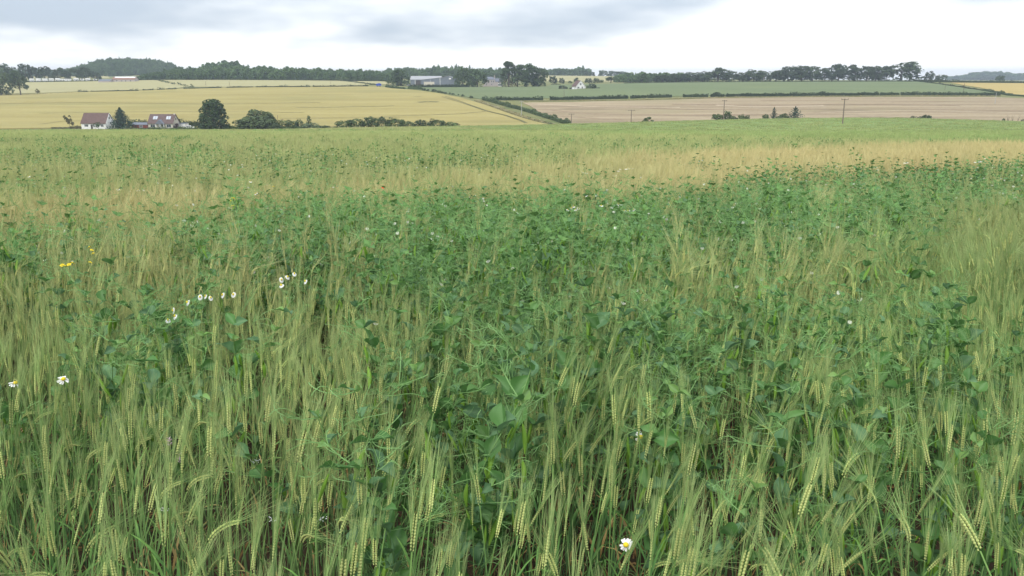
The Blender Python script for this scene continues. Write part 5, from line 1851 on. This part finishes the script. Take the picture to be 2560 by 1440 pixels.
def pea_amount(x, y):
    u = x / np.maximum(y, .1)
    yf = np.interp(u, BU, BYF); yn = np.interp(u, BU2, BYN); gf = np.interp(u, GU, GYF)
    n1 = vnoise(x, y, .55, 1); n2 = vnoise(x, y, 1.6, 2)
    wob = (n1 - .5) * 0.25 + (n2 - .5) * 0.2
    band = sstep(y / yn + wob, 0.93, 1.12) * (1 - sstep(y / yf + wob, 0.92, 1.06))
    band *= np.clip(0.62 + 0.68 * sstep(u, -0.55, -0.05), 0, 1.25) * np.clip(0.42 + 0.75 * n1 + 0.65 * vnoise(x, y, 0.95, 14), 0, 1.2)
    p = band
    near = np.zeros_like(x)
    for cx_, cy_, rx, ry, w in SP_:
        d2 = ((x - cx_) / rx)**2 + ((y - cy_) / ry)**2
        near = np.maximum(near, w * np.exp(-d2 * 1.0))
    near *= np.clip(0.05 + 1.85 * n1, 0, 1.25)
    near = np.maximum(near, 0.05 * sstep(n2, .5, .8))
    p = np.maximum(p, near)
    # beyond the golden strip: mixed, in streaks across the slope
    st = vnoise(x * 0.35, y * 0.8, 3.2, 5) * 0.6 + vnoise(x * .4, y, 9.0, 6) * 0.5
    far = sstep(y / gf + (n2 - .5) * .2, 1.0, 1.12) * np.clip(0.06 + 0.60 * sstep(st, 0.42, 0.75), 0, 1) * np.interp(y, [8, 14, 40, 120], [1, .85, .75, .5])
    far = np.where(young(x, y), far * 0.08, far)
    p = np.maximum(p, far)
    return np.clip(p, 0, 1)

def ripe_amount(x, y):
    u = x / np.maximum(y, .1)
    yf = np.interp(u, BU, BYF); gf = np.interp(u, GU, GYF)
    n = (vnoise(x, y, 1.1, 9) - .5) * .7 + (vnoise(x * .5, y, 2.6, 19) - .5) * .7
    base = np.interp(y, [1.2, 1.9, 2.6, 3.4, 4.6, 7], [0.0, 0.02, 0.08, 0.17, 0.32, 0.40])
    gold = sstep(y / yf, 0.9, 1.0) * (1 - sstep(y / gf, 0.98, 1.15))
    r = base + gold * (0.28 + 0.24 * sstep(u, 0.02, 0.30))
    r = np.where(y > gf, np.maximum(0.34, r - 0.16), r)
    r = np.where(young(x, y), 0.12, r)
    r = r - 0.30 * sstep(u, 0.38, 0.52) * (1 - sstep(y, 6.5, 8.5))
    return np.clip(r + n * 0.35, 0, 1)

def sample(y0, y1, cell, rng, margin=1.5, k=0.80):
    """jittered grid over the ground in view"""
    xs_ = np.arange(-(k * y1 + margin), k * y1 + margin, cell)
    ys_ = np.arange(y0, y1, cell)
    X, Y = np.meshgrid(xs_, ys_)
    X = X.ravel() + rng.uniform(-.5, .5, X.size) * cell * 1.1
    Y = Y.ravel() + rng.uniform(-.5, .5, Y.size) * cell * 1.1
    m = (np.abs(X) < k * Y + margin) & (Y >= y0 - cell) & (Y <= y1 + cell)
    return X[m], Y[m]

def wind(x, y, rng):
    u = x / y
    a = np.where(u > 0.42, math.pi - 0.4, 0.25) + rng.normal(0, 1.15, len(x))
    return a

g = np.random.default_rng(5)
r1 = random.Random(77)

# -- nearest plants, one by one
kinds = ['upright'] * 12 + ['leaning'] * 5 + ['nodding'] * 2
BP = [(k, barley_plant(r1, k, 0)) for k in kinds]
BME = []
for k, (stem, leaves, ear, awn) in BP:
    BME.append((k, stem.mesh('stem', M_BARLEY), [l.mesh('leaf', M_BARLEY) for l in leaves], ear.mesh('ear', M_BARLEY), awn.mesh('awns', M_BARLEY)))
B_FULL = [proto('barley', whole(p).mesh('barley', M_BARLEY)) for _, p in BP]

X, Y = sample(1.22, 4.4, 0.062, g)
dens = np.interp(Y, [1.2, 1.5, 1.9, 2.4, 3.0], [0.26, 0.55, 0.9, 1.0, 1.0])
clump = vnoise(X, Y, .16, 12)
pe = pea_amount(X, Y)
keep = g.random(len(X)) < dens * np.clip(0.45 + 1.0 * clump, 0, 1) * (1 - 0.88 * pe)
X, Y = X[keep], Y[keep]
rip = ripe_amount(X, Y)
Zr = wind(X, Y, g)
sc = g.uniform(0.84, 1.10, len(X))
tilt = g.normal(0, 0.05, (len(X), 2))
vid = g.integers(0, len(kinds), len(X))
# picked out as single plants: the 300 largest in view
inv = np.abs(X) < 0.70 * Y
order = np.argsort(np.where(inv, Y, 99))
single = set(order[:300].tolist())
LAB = {'upright': 'upright green barley plant with a straight bearded ear, front row, ',
       'leaning': 'slanting green barley plant with a tilted bearded ear, front row, ',
       'nodding': 'green barley plant with a bent-over bearded ear, front row, '}
ZONES = ((-.42, 'by the left edge'), (-.14, 'left of the middle'), (.14, 'in the middle'), (.42, 'right of the middle'), (9, 'by the right edge'))
def zone(x, y):
    return next(n for lim, n in ZONES if x / y < lim)
for i in sorted(single):
    k, st, lv, er, aw = BME[vid[i]]
    t = bpy.data.objects.new('barley_plant', None)
    COL.objects.link(t)
    t.empty_display_size = .05
    t.location = (X[i], Y[i], -SLOPE * Y[i] - .01)
    t.rotation_euler = (tilt[i, 0], tilt[i, 1], Zr[i])
    t.scale = (sc[i],) * 3
    zn = zone(X[i], Y[i])
    t['label'] = LAB[k] + zn; t['category'] = 'barley plant'
    t['group'] = {'upright': 'upright barley plants at the front', 'leaning': 'slanting barley plants at the front', 'nodding': 'nodding barley plants at the front'}[k] + ' ' + zn
    parts = [('stem', st, t)] + [('leaf', m, t) for m in lv] + [('ear', er, t)]
    for nm, me, par in parts:
        o = bpy.data.objects.new(nm, me); COL.objects.link(o); o.parent = par
        o['ripe'] = float(rip[i])
    a = bpy.data.objects.new('awns', aw); COL.objects.link(a); a.parent = o
    a['ripe'] = float(rip[i]); a['kind'] = 'stuff'
rest = np.array([i for i in range(len(X)) if i not in single])
crop = gn_scatter('barley_crop', B_FULL, np.stack([X, Y, -SLOPE * Y - .01], 1)[rest], np.stack([tilt[:, 0], tilt[:, 1], Zr], 1)[rest], np.stack([sc] * 3, 1)[rest], vid[rest], {'ripe': rip[rest]})
tag(crop, 'standing green and straw-coloured barley just behind the front plants', 'barley crop')

# -- clumps of barley further out
def barley_clump(rng, n, rad, lod, hs=1.0):
    mb = MB()
    for i in range(n):
        k = rng.choice(['upright'] * 6 + ['leaning'] * 4 + ['nodding'] * 2)
        m = whole(barley_plant(rng, k, lod, hs))
        a, r = rng.uniform(0, 6.28), rad * math.sqrt(rng.random())
        s = rng.uniform(.86, 1.12)
        M = Matrix.Translation((r * math.cos(a), r * math.sin(a), 0)) @ Matrix.Rotation(rng.gauss(0, .9), 4, 'Z') @ Matrix.Rotation(rng.gauss(0, .07), 4, 'X') @ Matrix.Scale(s, 4)
        t = rng.uniform(.85, 1.12)
        mb.merge(m, M, (t, t, t))
    return mb
def scatter_barley(name, y0, y1, cell, protos, label, seed, dmul=1.0, zoff=0.0, hs=None, k=.77):
    rg = np.random.default_rng(seed)
    X, Y = sample(y0, y1, cell, rg, k=k)
    pe = pea_amount(X, Y)
    keep = rg.random(len(X)) < dmul * (1 - 0.84 * pe)
    X, Y = X[keep], Y[keep]
    n = len(X)
    s = rg.uniform(.86, 1.12, n)
    zs = s * (np.interp(Y, *hs) if hs else 1)
    Z = T(X, Y) + zoff
    o = gn_scatter(name, protos, np.stack([X, Y, Z], 1), np.stack([rg.normal(0, .05, n), rg.normal(0, .05, n), wind(X, Y, rg)], 1), np.stack([s, s, zs], 1), rg.integers(0, len(protos), n), {'ripe': ripe_amount(X, Y)})
    tag(o, label, 'barley crop')
    return n

cr = random.Random(31)
C1 = [proto('barley_clump', barley_clump(cr, 9, .10, 1).mesh('barley_clump', M_BARLEY)) for _ in range(8)]
C2 = [proto('barley_clump', barley_clump(cr, 30, .30, 2).mesh('barley_clump', M_BARLEY)) for _ in range(6)]
C3 = [proto('barley_clump', barley_clump(cr, 90, .85, 3).mesh('barley_clump', M_BARLEY)) for _ in range(5)]
counts = []
counts.append(scatter_barley('barley_crop', 4.4, 14, 0.175, C1, 'barley between and around the pea patches in the middle of the near field', 41))
counts.append(scatter_barley('barley_crop', 14, 46, 0.42, C2, 'barley of the golden strip and the mixed crop behind it', 42))
counts.append(scatter_barley('barley_crop', 46, 125, 1.35, C3, 'barley of the mixed crop on the far slope of the near field', 43, 0.95, 0.0))

# distant tussocks: coarse tufts standing out of the far sheet of crop
def tuft(rng, n, rad, h, w, cols):
    mb = MB()
    for i in range(n):
        a, r = rng.uniform(0, 6.28), rad * math.sqrt(rng.random())
        p = Vector((r * math.cos(a), r * math.sin(a), 0))
        c = jit(rng.choice(cols), rng, .18)
        s = perp(Vector((0, 0, 1)), rng)
        q = p + Vector((rng.uniform(-.15, .25), rng.uniform(-.1, .1), h * rng.uniform(.55, 1.1)))
        mb.ribbon([p, p.lerp(q, .55), q], [w, w * .9, w * .25], s, [lerp3(c, C_STEM0, .4), c, c])
    return mb
BT = [(0.26, 0.33, 0.125), (0.32, 0.36, 0.14), (0.23, 0.31, 0.11)]
C4 = [proto('barley_clump', tuft(cr, 130, 2.2, .62, .05, BT).mesh('barley_clump', M_BARLEY)) for _ in range(5)]
counts.append(scatter_barley('barley_crop', 125, 345, 3.6, C4, 'distant barley up to the crest of the near field', 44, 0.9, 0.05, ([125, 300, 345], [1, .9, .75])))

# -- peas
LAYX, LAYY = sample(1.5, 4.6, 0.125, g)
pe = pea_amount(LAYX, LAYY)
keep = g.random(len(LAYX)) < np.clip(pe * 1.5 - .06, 0, .98)
PX, PY = LAYX[keep], LAYY[keep]
PZr = g.uniform(0, 6.28, len(PX)); psc = g.uniform(.92, 1.22, len(PX)); pv = g.integers(0, 9, len(PX))
inv = (np.abs(PX) < .72 * PY)
order = np.argsort(np.where(inv, PY, 99))
single = set(order[:min(130, int(inv.sum()))].tolist())
for i in sorted(single):
    st, td, items, _ = PEA_LAYOUT[pv[i]]
    pods = any(k == 'pod' for k, _, _ in items); fl = any(k == 'flower' for k, _, _ in items)
    t = bpy.data.objects.new('pea_plant', None); COL.objects.link(t)
    t.empty_display_size = .05
    t.location = (PX[i], PY[i], -SLOPE * PY[i] - .01); t.rotation_euler = (0, 0, PZr[i]); t.scale = (psc[i],) * 3
    t['category'] = 'pea plant'
    zn = zone(PX[i], PY[i]); dp = 'nearest the soil edge' if PY[i] < 2.1 else 'a step into the crop' if PY[i] < 2.9 else 'further into the crop'
    lk = 'pea plant in white flower' if fl else 'pea plant with hanging green pods' if pods else 'leafy pea plant without pods'
    t['label'] = lk + ' ' + zn + ', ' + dp
    t['group'] = ('flowering' if fl else 'podded' if pods else 'leafy') + ' pea plants ' + zn + ', ' + dp
    o = bpy.data.objects.new('stem', st); COL.objects.link(o); o.parent = t
    o = bpy.data.objects.new('tendril', td); COL.objects.link(o); o.parent = t; o['kind'] = 'stuff'
    for k, v, M in items:
        o = bpy.data.objects.new(k, PEA_ME[k][v]); COL.objects.link(o); o.parent = t
        o.matrix_local = M
P_FULL = [proto('pea', pea_whole(k, 0).mesh('pea', M_PEA)) for k in range(7)]
P_LO = [proto('pea', pea_whole(k, 1).mesh('pea', M_PEA)) for k in range(7)]
P_LO2 = [proto('pea', pea_whole(k, 2).mesh('pea', M_PEA)) for k in range(7)]
rest = np.array([i for i in range(len(PX)) if i not in single], int)
def pea_scatter(name, X, Y, Zr, s, protos, label, zoff=0.0, seed=0):
    rg = np.random.default_rng(seed)
    o = gn_scatter(name, protos, np.stack([X, Y, T(X, Y) + zoff], 1), np.stack([0 * X, 0 * X, Zr], 1), np.stack([s] * 3, 1), rg.integers(0, len(protos), len(X)))
    tag(o, label, 'pea crop')
if len(rest):
    pea_scatter('pea_crop', PX[rest], PY[rest], PZr[rest], psc[rest], P_FULL, 'peas in the near patches behind the single pea plants', -.01, 1)
for y0, y1, cell, pr, lab, mul, seed in ((4.6, 9, .125, P_LO, 'dense blue-green pea band across the middle of the near field', 1.25, 2), (9, 22, .20, P_LO2, 'peas in the far part of the band and dotted through the golden strip', 1.2, 3)):
    rg = np.random.default_rng(50 + seed)
    X, Y = sample(y0, y1, cell, rg, k=.77)
    keep = rg.random(len(X)) < np.clip(pea_amount(X, Y) * mul - .05, 0, 1)
    X, Y = X[keep], Y[keep]
    counts.append(len(X))
    pea_scatter('pea_crop', X, Y, rg.uniform(0, 6.28, len(X)), rg.uniform(1.0, 1.28, len(X)), pr, lab, 0, seed)
def pea_clump(rng, n, rad, size, h, k_light=0.0):
    mb = MB()
    for i in range(n):
        a, r = rng.uniform(0, 6.28), rad * math.sqrt(rng.random())
        z = h * rng.uniform(.55, 1.05) * (1 - .3 * (r / rad)**2)
        c = jit(rng.choice((lerp3(C_PLEAF, C_AWN0, k_light), lerp3(C_PLEAFB, C_AWN0, k_light), lerp3(C_PLEAF, C_AWN0, k_light), lerp3(C_PLEAF, C_PYOUNG, .6))), rng, .15)
        nrm = (Vector((0, 0, .6)) + rdir(rng)).normalized()
        leafquad(mb, Vector((r * math.cos(a), r * math.sin(a), z)), nrm, size * rng.uniform(.7, 1.2), rng, c)
    return mb
P3 = [proto('pea_clump', pea_clump(cr, 130, .27, .040, .92, .45).mesh('pea_clump', M_PEA)) for _ in range(5)]
P4 = [proto('pea_clump', pea_clump(cr, 170, .8, .055, .88, .62).mesh('pea_clump', M_PEA)) for _ in range(5)]
for y0, y1, cell, pr, lab, mul, seed in ((22, 55, .55, P3, 'peas mixed through the barley beyond the golden strip', .75, 5), (55, 180, 1.9, P4, 'pea streaks on the far slope of the near field', .6, 6)):
    rg = np.random.default_rng(60 + seed)
    X, Y = sample(y0, y1, cell, rg, k=.77)
    keep = rg.random(len(X)) < np.clip(pea_amount(X, Y) * mul, 0, 1)
    X, Y = X[keep], Y[keep]
    counts.append(len(X))
    pea_scatter('pea_crop', X, Y, rg.uniform(0, 6.28, len(X)), rg.uniform(.85, 1.15, len(X)), pr, lab, 0, seed)
print('CROP COUNTS', counts, len(PX))

# ---- dead leaves, straw and low weeds on the soil below the front plants
litter = MB(); lr = random.Random(8)
for i in range(5200):
    y = lr.uniform(0.9, 4.2); x = lr.uniform(-.8 * y - .3, .8 * y + .3)
    a = lr.uniform(0, 6.28); l = lr.uniform(.05, .17)
    up = abs(lr.gauss(0, .5))
    d = Vector((math.cos(a), math.sin(a), up)).normalized()
    p = Vector((x, y, -SLOPE * y + lr.uniform(.0, .06)))
    c = lr.choice(((.26, .15, .07), (.34, .21, .09), (.20, .13, .07), (.40, .30, .16), (.10, .15, .05), (.09, .16, .06), (.13, .19, .07)))
    w = lr.uniform(.0015, .005)
    m = p + d * (l * .5) + Vector((0, 0, .02)); e = p + d * l + Vector((0, 0, -.01))
    litter.ribbon([p, m, e], [w, w, w * .2], perp(d, lr), jit(c, lr, .25))
o = litter.build('dead_leaves', M_DEAD)
tag(o, 'brown dead leaves and straw on the soil under the front barley', 'litter', None, 'stuff')
# ------------------------------------------------------------------ flowers
def petal_mb(L_, W_):
    mb = MB()
    mb.add([(-W_ * .22, 0.003, 0), (W_ * .22, 0.003, 0), (W_ * .5, L_ * .6, .001), (W_ * .3, L_, -.002), (-W_ * .3, L_, -.002), (-W_ * .5, L_ * .6, .001), (0, L_ * .5, -.0012)],
           [(0, 1, 6), (1, 2, 6), (2, 3, 6), (3, 4, 6), (4, 5, 6), (5, 0, 6)], (1, 1, 1))
    return mb
PETAL = petal_mb(.017, .0062).mesh('petal', M_PETAL)
def ring_mb(L_, W_, n, droop, z=0.0):
    mb = MB()
    base = petal_mb(L_, W_)
    for k in range(n):
        mb.merge(base, Matrix.Translation((0, 0, z)) @ Matrix.Rotation(6.283 * k / n, 4, 'Z') @ Matrix.Rotation(-droop, 4, 'X'))
    return mb
RING = ring_mb(.017, .0062, 14, .25).mesh('petals', M_PETAL)
dome = MB()
for j in range(4):
    for k in range(8):
        pass
vs, fs = [(0, 0, .0075)], []
for j, (r, z) in enumerate(((.003, .0068), (.0058, .0045), (.0066, .001), (.004, -.003))):
    for k in range(8):
        vs.append((r * math.cos(k * .785), r * math.sin(k * .785), z))
for k in range(8):
    fs.append((0, 1 + k, 1 + (k + 1) % 8))
    for j in range(3):
        a = 1 + j * 8
        fs.append((a + k, a + 8 + k, a + 8 + (k + 1) % 8, a + (k + 1) % 8))
dome.add(vs, fs, (1, 1, 1))
DOME = dome.mesh('flower_centre', M_YPETAL, True)
def weed_stem(h, rng, n=14):
    mb = MB()
    mb.tube([(rng.uniform(-.03, .03), rng.uniform(-.03, .03), -h), (0.01, 0, -h * .5), (0, 0, 0)], [.0022, .0018, .0013], 3, (1, 1, 1))
    for i in range(n):
        z = -h * rng.uniform(.1, .8); a = rng.uniform(0, 6.28); l = rng.uniform(.03, .07)
        d = Vector((math.cos(a), math.sin(a), rng.uniform(.2, 1))).normalized()
        mb.ribbon([(0.005, 0, z), Vector((0.005, 0, z)) + d * l], [.001, .0005], perp(d, rng), (1, 1, 1))
    return mb
fr = random.Random(61)
STEMS = [weed_stem(.8, fr).mesh('stem', M_WEED) for _ in range(3)]

def head_at(px, py, h):
    """point where the sight line passes h above the soil"""
    u, v = ray(px, py)
    Y = (CAMZ - h) / (-(v + SLOPE))
    return Vector((u * Y, Y, CAMZ + v * Y))

def daisy(px, py, label, h=.86, tilt=(0.5, 0), s=1.0, group=None, petals=False):
    p = head_at(px, py, h)
    t = thing('daisy', label, 'daisy', p, fr.uniform(-.5, .5), group)
    t.scale = (s, s, 1)
    st = link('stem', STEMS[fr.randrange(3)], t)
    st.scale = (1 / s, 1 / s, h / .8)
    Mt = Matrix.Rotation(tilt[0], 4, 'X') @ Matrix.Rotation(tilt[1], 4, 'Y')
    c = link('flower_centre', DOME, t); c.matrix_local = Mt
    if petals:
        for k in range(14):
            if k in (3, 8): continue
            o = link('petal', PETAL, t)
            o.matrix_local = Mt @ Matrix.Rotation(6.283 * k / 14 + fr.uniform(-.1, .1), 4, 'Z') @ Matrix.Rotation(-.2 + fr.uniform(-.2, .15), 4, 'X')
    else:
        o = link('petals', RING, t); o.matrix_local = Mt

daisy(1565, 1362, 'large white daisy low at the bottom among the front barley stems', .62, (.95, -.2), 1.15, None, True)
daisy(158, 948, 'white daisy at the left with its petals bent back round a yellow centre', .84, (.55, .25), 1.15, None, True)
daisy(38, 958, 'white daisy seen edge-on next to the left edge', .84, (.1, .5), 1.1, None, True)
daisy(1601, 1092, 'white daisy turned sideways under the barley in the middle', .72, (1.5, .3), 1.1, None, True)
A = 'daisy cluster beside the pea patch left of the middle'
for px, py, lab in ((736, 684, 'topmost daisy of the cluster of five left of the middle'), (719, 692, 'daisy just left below the topmost one of the cluster of five'), (704, 699, 'leftmost daisy of the cluster of five'), (763, 703, 'daisy at the right of the cluster of five'), (703, 713, 'lowest daisy of the cluster of five')):
    daisy(px, py, lab, .9, (.75 + fr.uniform(-.4, .5), fr.uniform(-.5, .5)), fr.uniform(.6, .85), A)
A = 'daisies over the left pea patch'
for px, py, lab in ((432, 776, 'brightest daisy at the left end of the loose row over the left pea patch'), (437, 790, 'daisy right under the brightest one at the left pea patch'), (420, 800, 'lowest daisy of the loose row at the left pea patch'), (500, 742, 'daisy in the middle of the loose row over the left pea patch'),
                    (513, 740, 'daisy touching the middle one of the loose row'), (527, 744, 'third middle daisy of the loose row'), (556, 737, 'daisy second from the right end of the loose row'), (583, 736, 'daisy at the right end of the loose row'), (468, 756, 'single small daisy between the left end and middle of the loose row')):
    daisy(px, py, lab, .88 + fr.uniform(-.03, .03), (.7 + fr.uniform(-.5, .5), fr.uniform(-.6, .6)), fr.uniform(.5, .75), A)
A = 'white daisy patch at the far edge of the pea band'
for px, py in ((1420, 524), (1428, 520), (1434, 516), (1438, 524), (1446, 521), (1466, 489), (1490, 488), (1503, 514), (1530, 517), (1545, 511), (1553, 510), (1560, 526), (1570, 527), (1584, 524)):
    daisy(px, py, ('daisy of the left bunch' if px < 1450 else 'daisy of the upper pair' if py < 500 else 'daisy of the middle bunch' if px < 1556 else 'daisy of the low right trio') + ' at the far edge of the pea band', .92, (.5 + fr.uniform(-.4, .4), fr.uniform(-.4, .4)), fr.uniform(.9, 1.3), A)
A = 'white daisies in the golden strip'
for px, py in ((1458, 430), (1466, 432), (1545, 427), (1552, 423), (1565, 422), (1573, 421), (1582, 420)):
    daisy(px, py, 'white daisy in the golden strip above the right end of the pea band', .92, (.5, fr.uniform(-.4, .4)), 1.6, A)
A = 'white daisies along the right of the golden strip'
for px, py in ((2262, 407), (2268, 406), (2438, 405), (2448, 404), (2456, 404)):
    daisy(px, py, 'white daisy in the golden strip near the right edge', .92, (.5, fr.uniform(-.4, .4)), 1.7, A)
A = 'single white daisies in the mixed crop on the left'
for px, py in ((72, 441), (627, 454), (345, 475), (295, 473), (380, 410), (605, 411), (640, 484), (755, 483)):
    daisy(px, py, 'small far white daisy in the mixed green crop on the left', .92, (.5, fr.uniform(-.4, .4)), 1.2, A)

# yellow flowers: five broad petals on branching stalks
YRING = ring_mb(.011, .010, 5, .15).mesh('petals', M_YPETAL)
def yellow(px, py, label, s, group, h=.94):
    p = head_at(px, py, h)
    t = thing('yellow_flower', label, 'flower', p, fr.uniform(0, 6), group)
    t.scale = (s, s, 1)
    st = link('stem', STEMS[fr.randrange(3)], t); st.scale = (1 / s, 1 / s, h / .8)
    o = link('petals', YRING, t); o.rotation_euler = (.5, fr.uniform(-.4, .4), 0)
    o = link('flower_centre', DOME, t); o.scale = (.5, .5, .5)
A = 'yellow charlock flowers at the left edge of the pea band'
for px, py, lab in ((223, 617, 'topmost yellow flower of the upper bunch at the left'), (230, 624, 'second yellow flower of the upper bunch at the left'), (232, 633, 'lowest yellow flower of the upper bunch at the left'), (226, 655, 'single yellow flower below the upper bunch'),
                    (181, 656, 'rightmost yellow flower of the lower bunch at the left'), (172, 660, 'middle yellow flower of the lower bunch at the left'), (163, 664, 'left yellow flower of the lower bunch'), (155, 662, 'outermost left yellow flower of the lower bunch')):
    yellow(px, py, lab, 1.1, A)
A = 'far yellow flowers in the golden strip'
for px, py, lab in ((583, 494, 'upper yellow flower beside the golden strip'), (577, 502, 'middle yellow flower beside the golden strip'), (580, 514, 'lower yellow flower beside the golden strip'), (684, 466, 'far yellow flower left of the red poppy'), (1063, 473, 'yellow flower right of the red poppy'), (2373, 422, 'yellow flower over the right end of the pea band')):
    yellow(px, py, lab, 1.9, A, .97)
# the poppy
p = head_at(959, 470, 1.0)
t = thing('poppy', 'single red poppy in the mixed crop beyond the golden strip', 'poppy', p)
t.scale = (.8, .8, 1)
link('stem', STEMS[0], t)
o = ring_mb(.028, .034, 4, -.5).build('petals', M_RED, t)
o.rotation_euler = (.5, 0, 0)
# shepherd's purse heads: small white umbels
def umbel(px, py, label, h):
    p = head_at(px, py, h)
    t = thing('white_umbel', label, 'flower', p, fr.uniform(0, 6), 'small white weed heads at the front')
    st = link('stem', STEMS[fr.randrange(3)], t); st.scale = (1, 1, h / .8)
    mb = MB()
    for k in range(13):
        a, r = fr.uniform(0, 6.28), .016 * math.sqrt(fr.random())
        q = Vector((r * math.cos(a), r * math.sin(a), .012 + fr.uniform(-.004, .004)))
        for j in range(2):
            d = Matrix.Rotation(fr.uniform(0, 3), 3, 'Z')
            mb.add([q + d @ Vector((-.0028, 0, 0)), q + d @ Vector((0, -.0012, .0012)), q + d @ Vector((.0028, 0, 0)), q + d @ Vector((0, .0012, .0012))], [(0, 1, 2, 3)], (1, 1, 1))
    mb.build('flower_head', M_PETAL, t)
    mb = MB()
    for k in range(9):
        a = fr.uniform(0, 6.28); r = fr.uniform(.006, .014)
        mb.tube([(0, 0, -.012), (r * math.cos(a), r * math.sin(a), .01)], .0006, 3, (1, 1, 1))
    mb.build('flower_stalk', M_WEED, t)
for px, py, lab, h in ((411, 1283, 'white weed head at the left bottom above the dry soil'), (684, 1308, 'white weed head among the barley stems left of the middle'), (806, 1306, 'white weed head right of the bottom centre-left gap'), (972, 1306, 'white weed head standing over a dark gap near the bottom middle'), (770, 1222, 'tiny white weed head just above the row of four') ) if False else ():
    pass
for px, py, lab, h in ((411, 1283, 'white weed head at the bottom left above the dry soil', .55), (684, 1308, 'white weed head second from the left near the bottom', .5), (806, 1306, 'white weed head third from the left near the bottom', .5), (972, 1306, 'rightmost white weed head near the bottom', .5), (640, 1160, 'white weed head highest among the small weed heads', .6)):
    umbel(px, py, lab, h)
for px, py, lab in ((423, 1105, 'upper of two pinkish fumitory spikes in the left front barley'), (449, 1150, 'lower of two pinkish fumitory spikes in the left front barley')):
    p = head_at(px, py, .66)
    t = thing('pink_flower', lab, 'flower', p, 0, 'pinkish flower spikes')
    st = link('stem', STEMS[1], t); st.scale = (1, 1, .82)
    mb = MB()
    for k in range(16):
        a = fr.uniform(0, 6.28); z = fr.uniform(-.014, .018); d = Vector((math.cos(a), math.sin(a), .5)).normalized()
        b = Vector((0, 0, z)); w = perp(d, fr)
        mb.ribbon([b, b + d * .006, b + d * .011], [.0007, .0017, .0004], w, (1, 1, 1))
    mb.build('flower_head', M_PINK, t)
# ------------------------------------------------------------------ damp air over the valley
zmin = min(float(T(np.linspace(-800, 800, 81), np.full(81, yv)).min()) for yv in (100, 345, 372, 385, 400, 560, 2200, 6000))
zlow = min(zmin, min(v.co.z for v in land.data.vertices), min(v.co.z for v in soil.data.vertices)) - 1.0
hm, N, L = newmat('haze')
pv_ = mk(N, 'ShaderNodeVolumePrincipled')
pv_.inputs['Color'].default_value = (0.72, 0.82, 0.95, 1)
pv_.inputs['Density'].default_value = 0.00018
out = mk(N, 'ShaderNodeOutputMaterial')
L.new(pv_.outputs[0], out.inputs['Volume'])
mb = MB(); mb.box(-17500, 17500, -100, 6600, zlow, 60)
o = mb.build('haze', hm)
tag(o, kind='stuff')
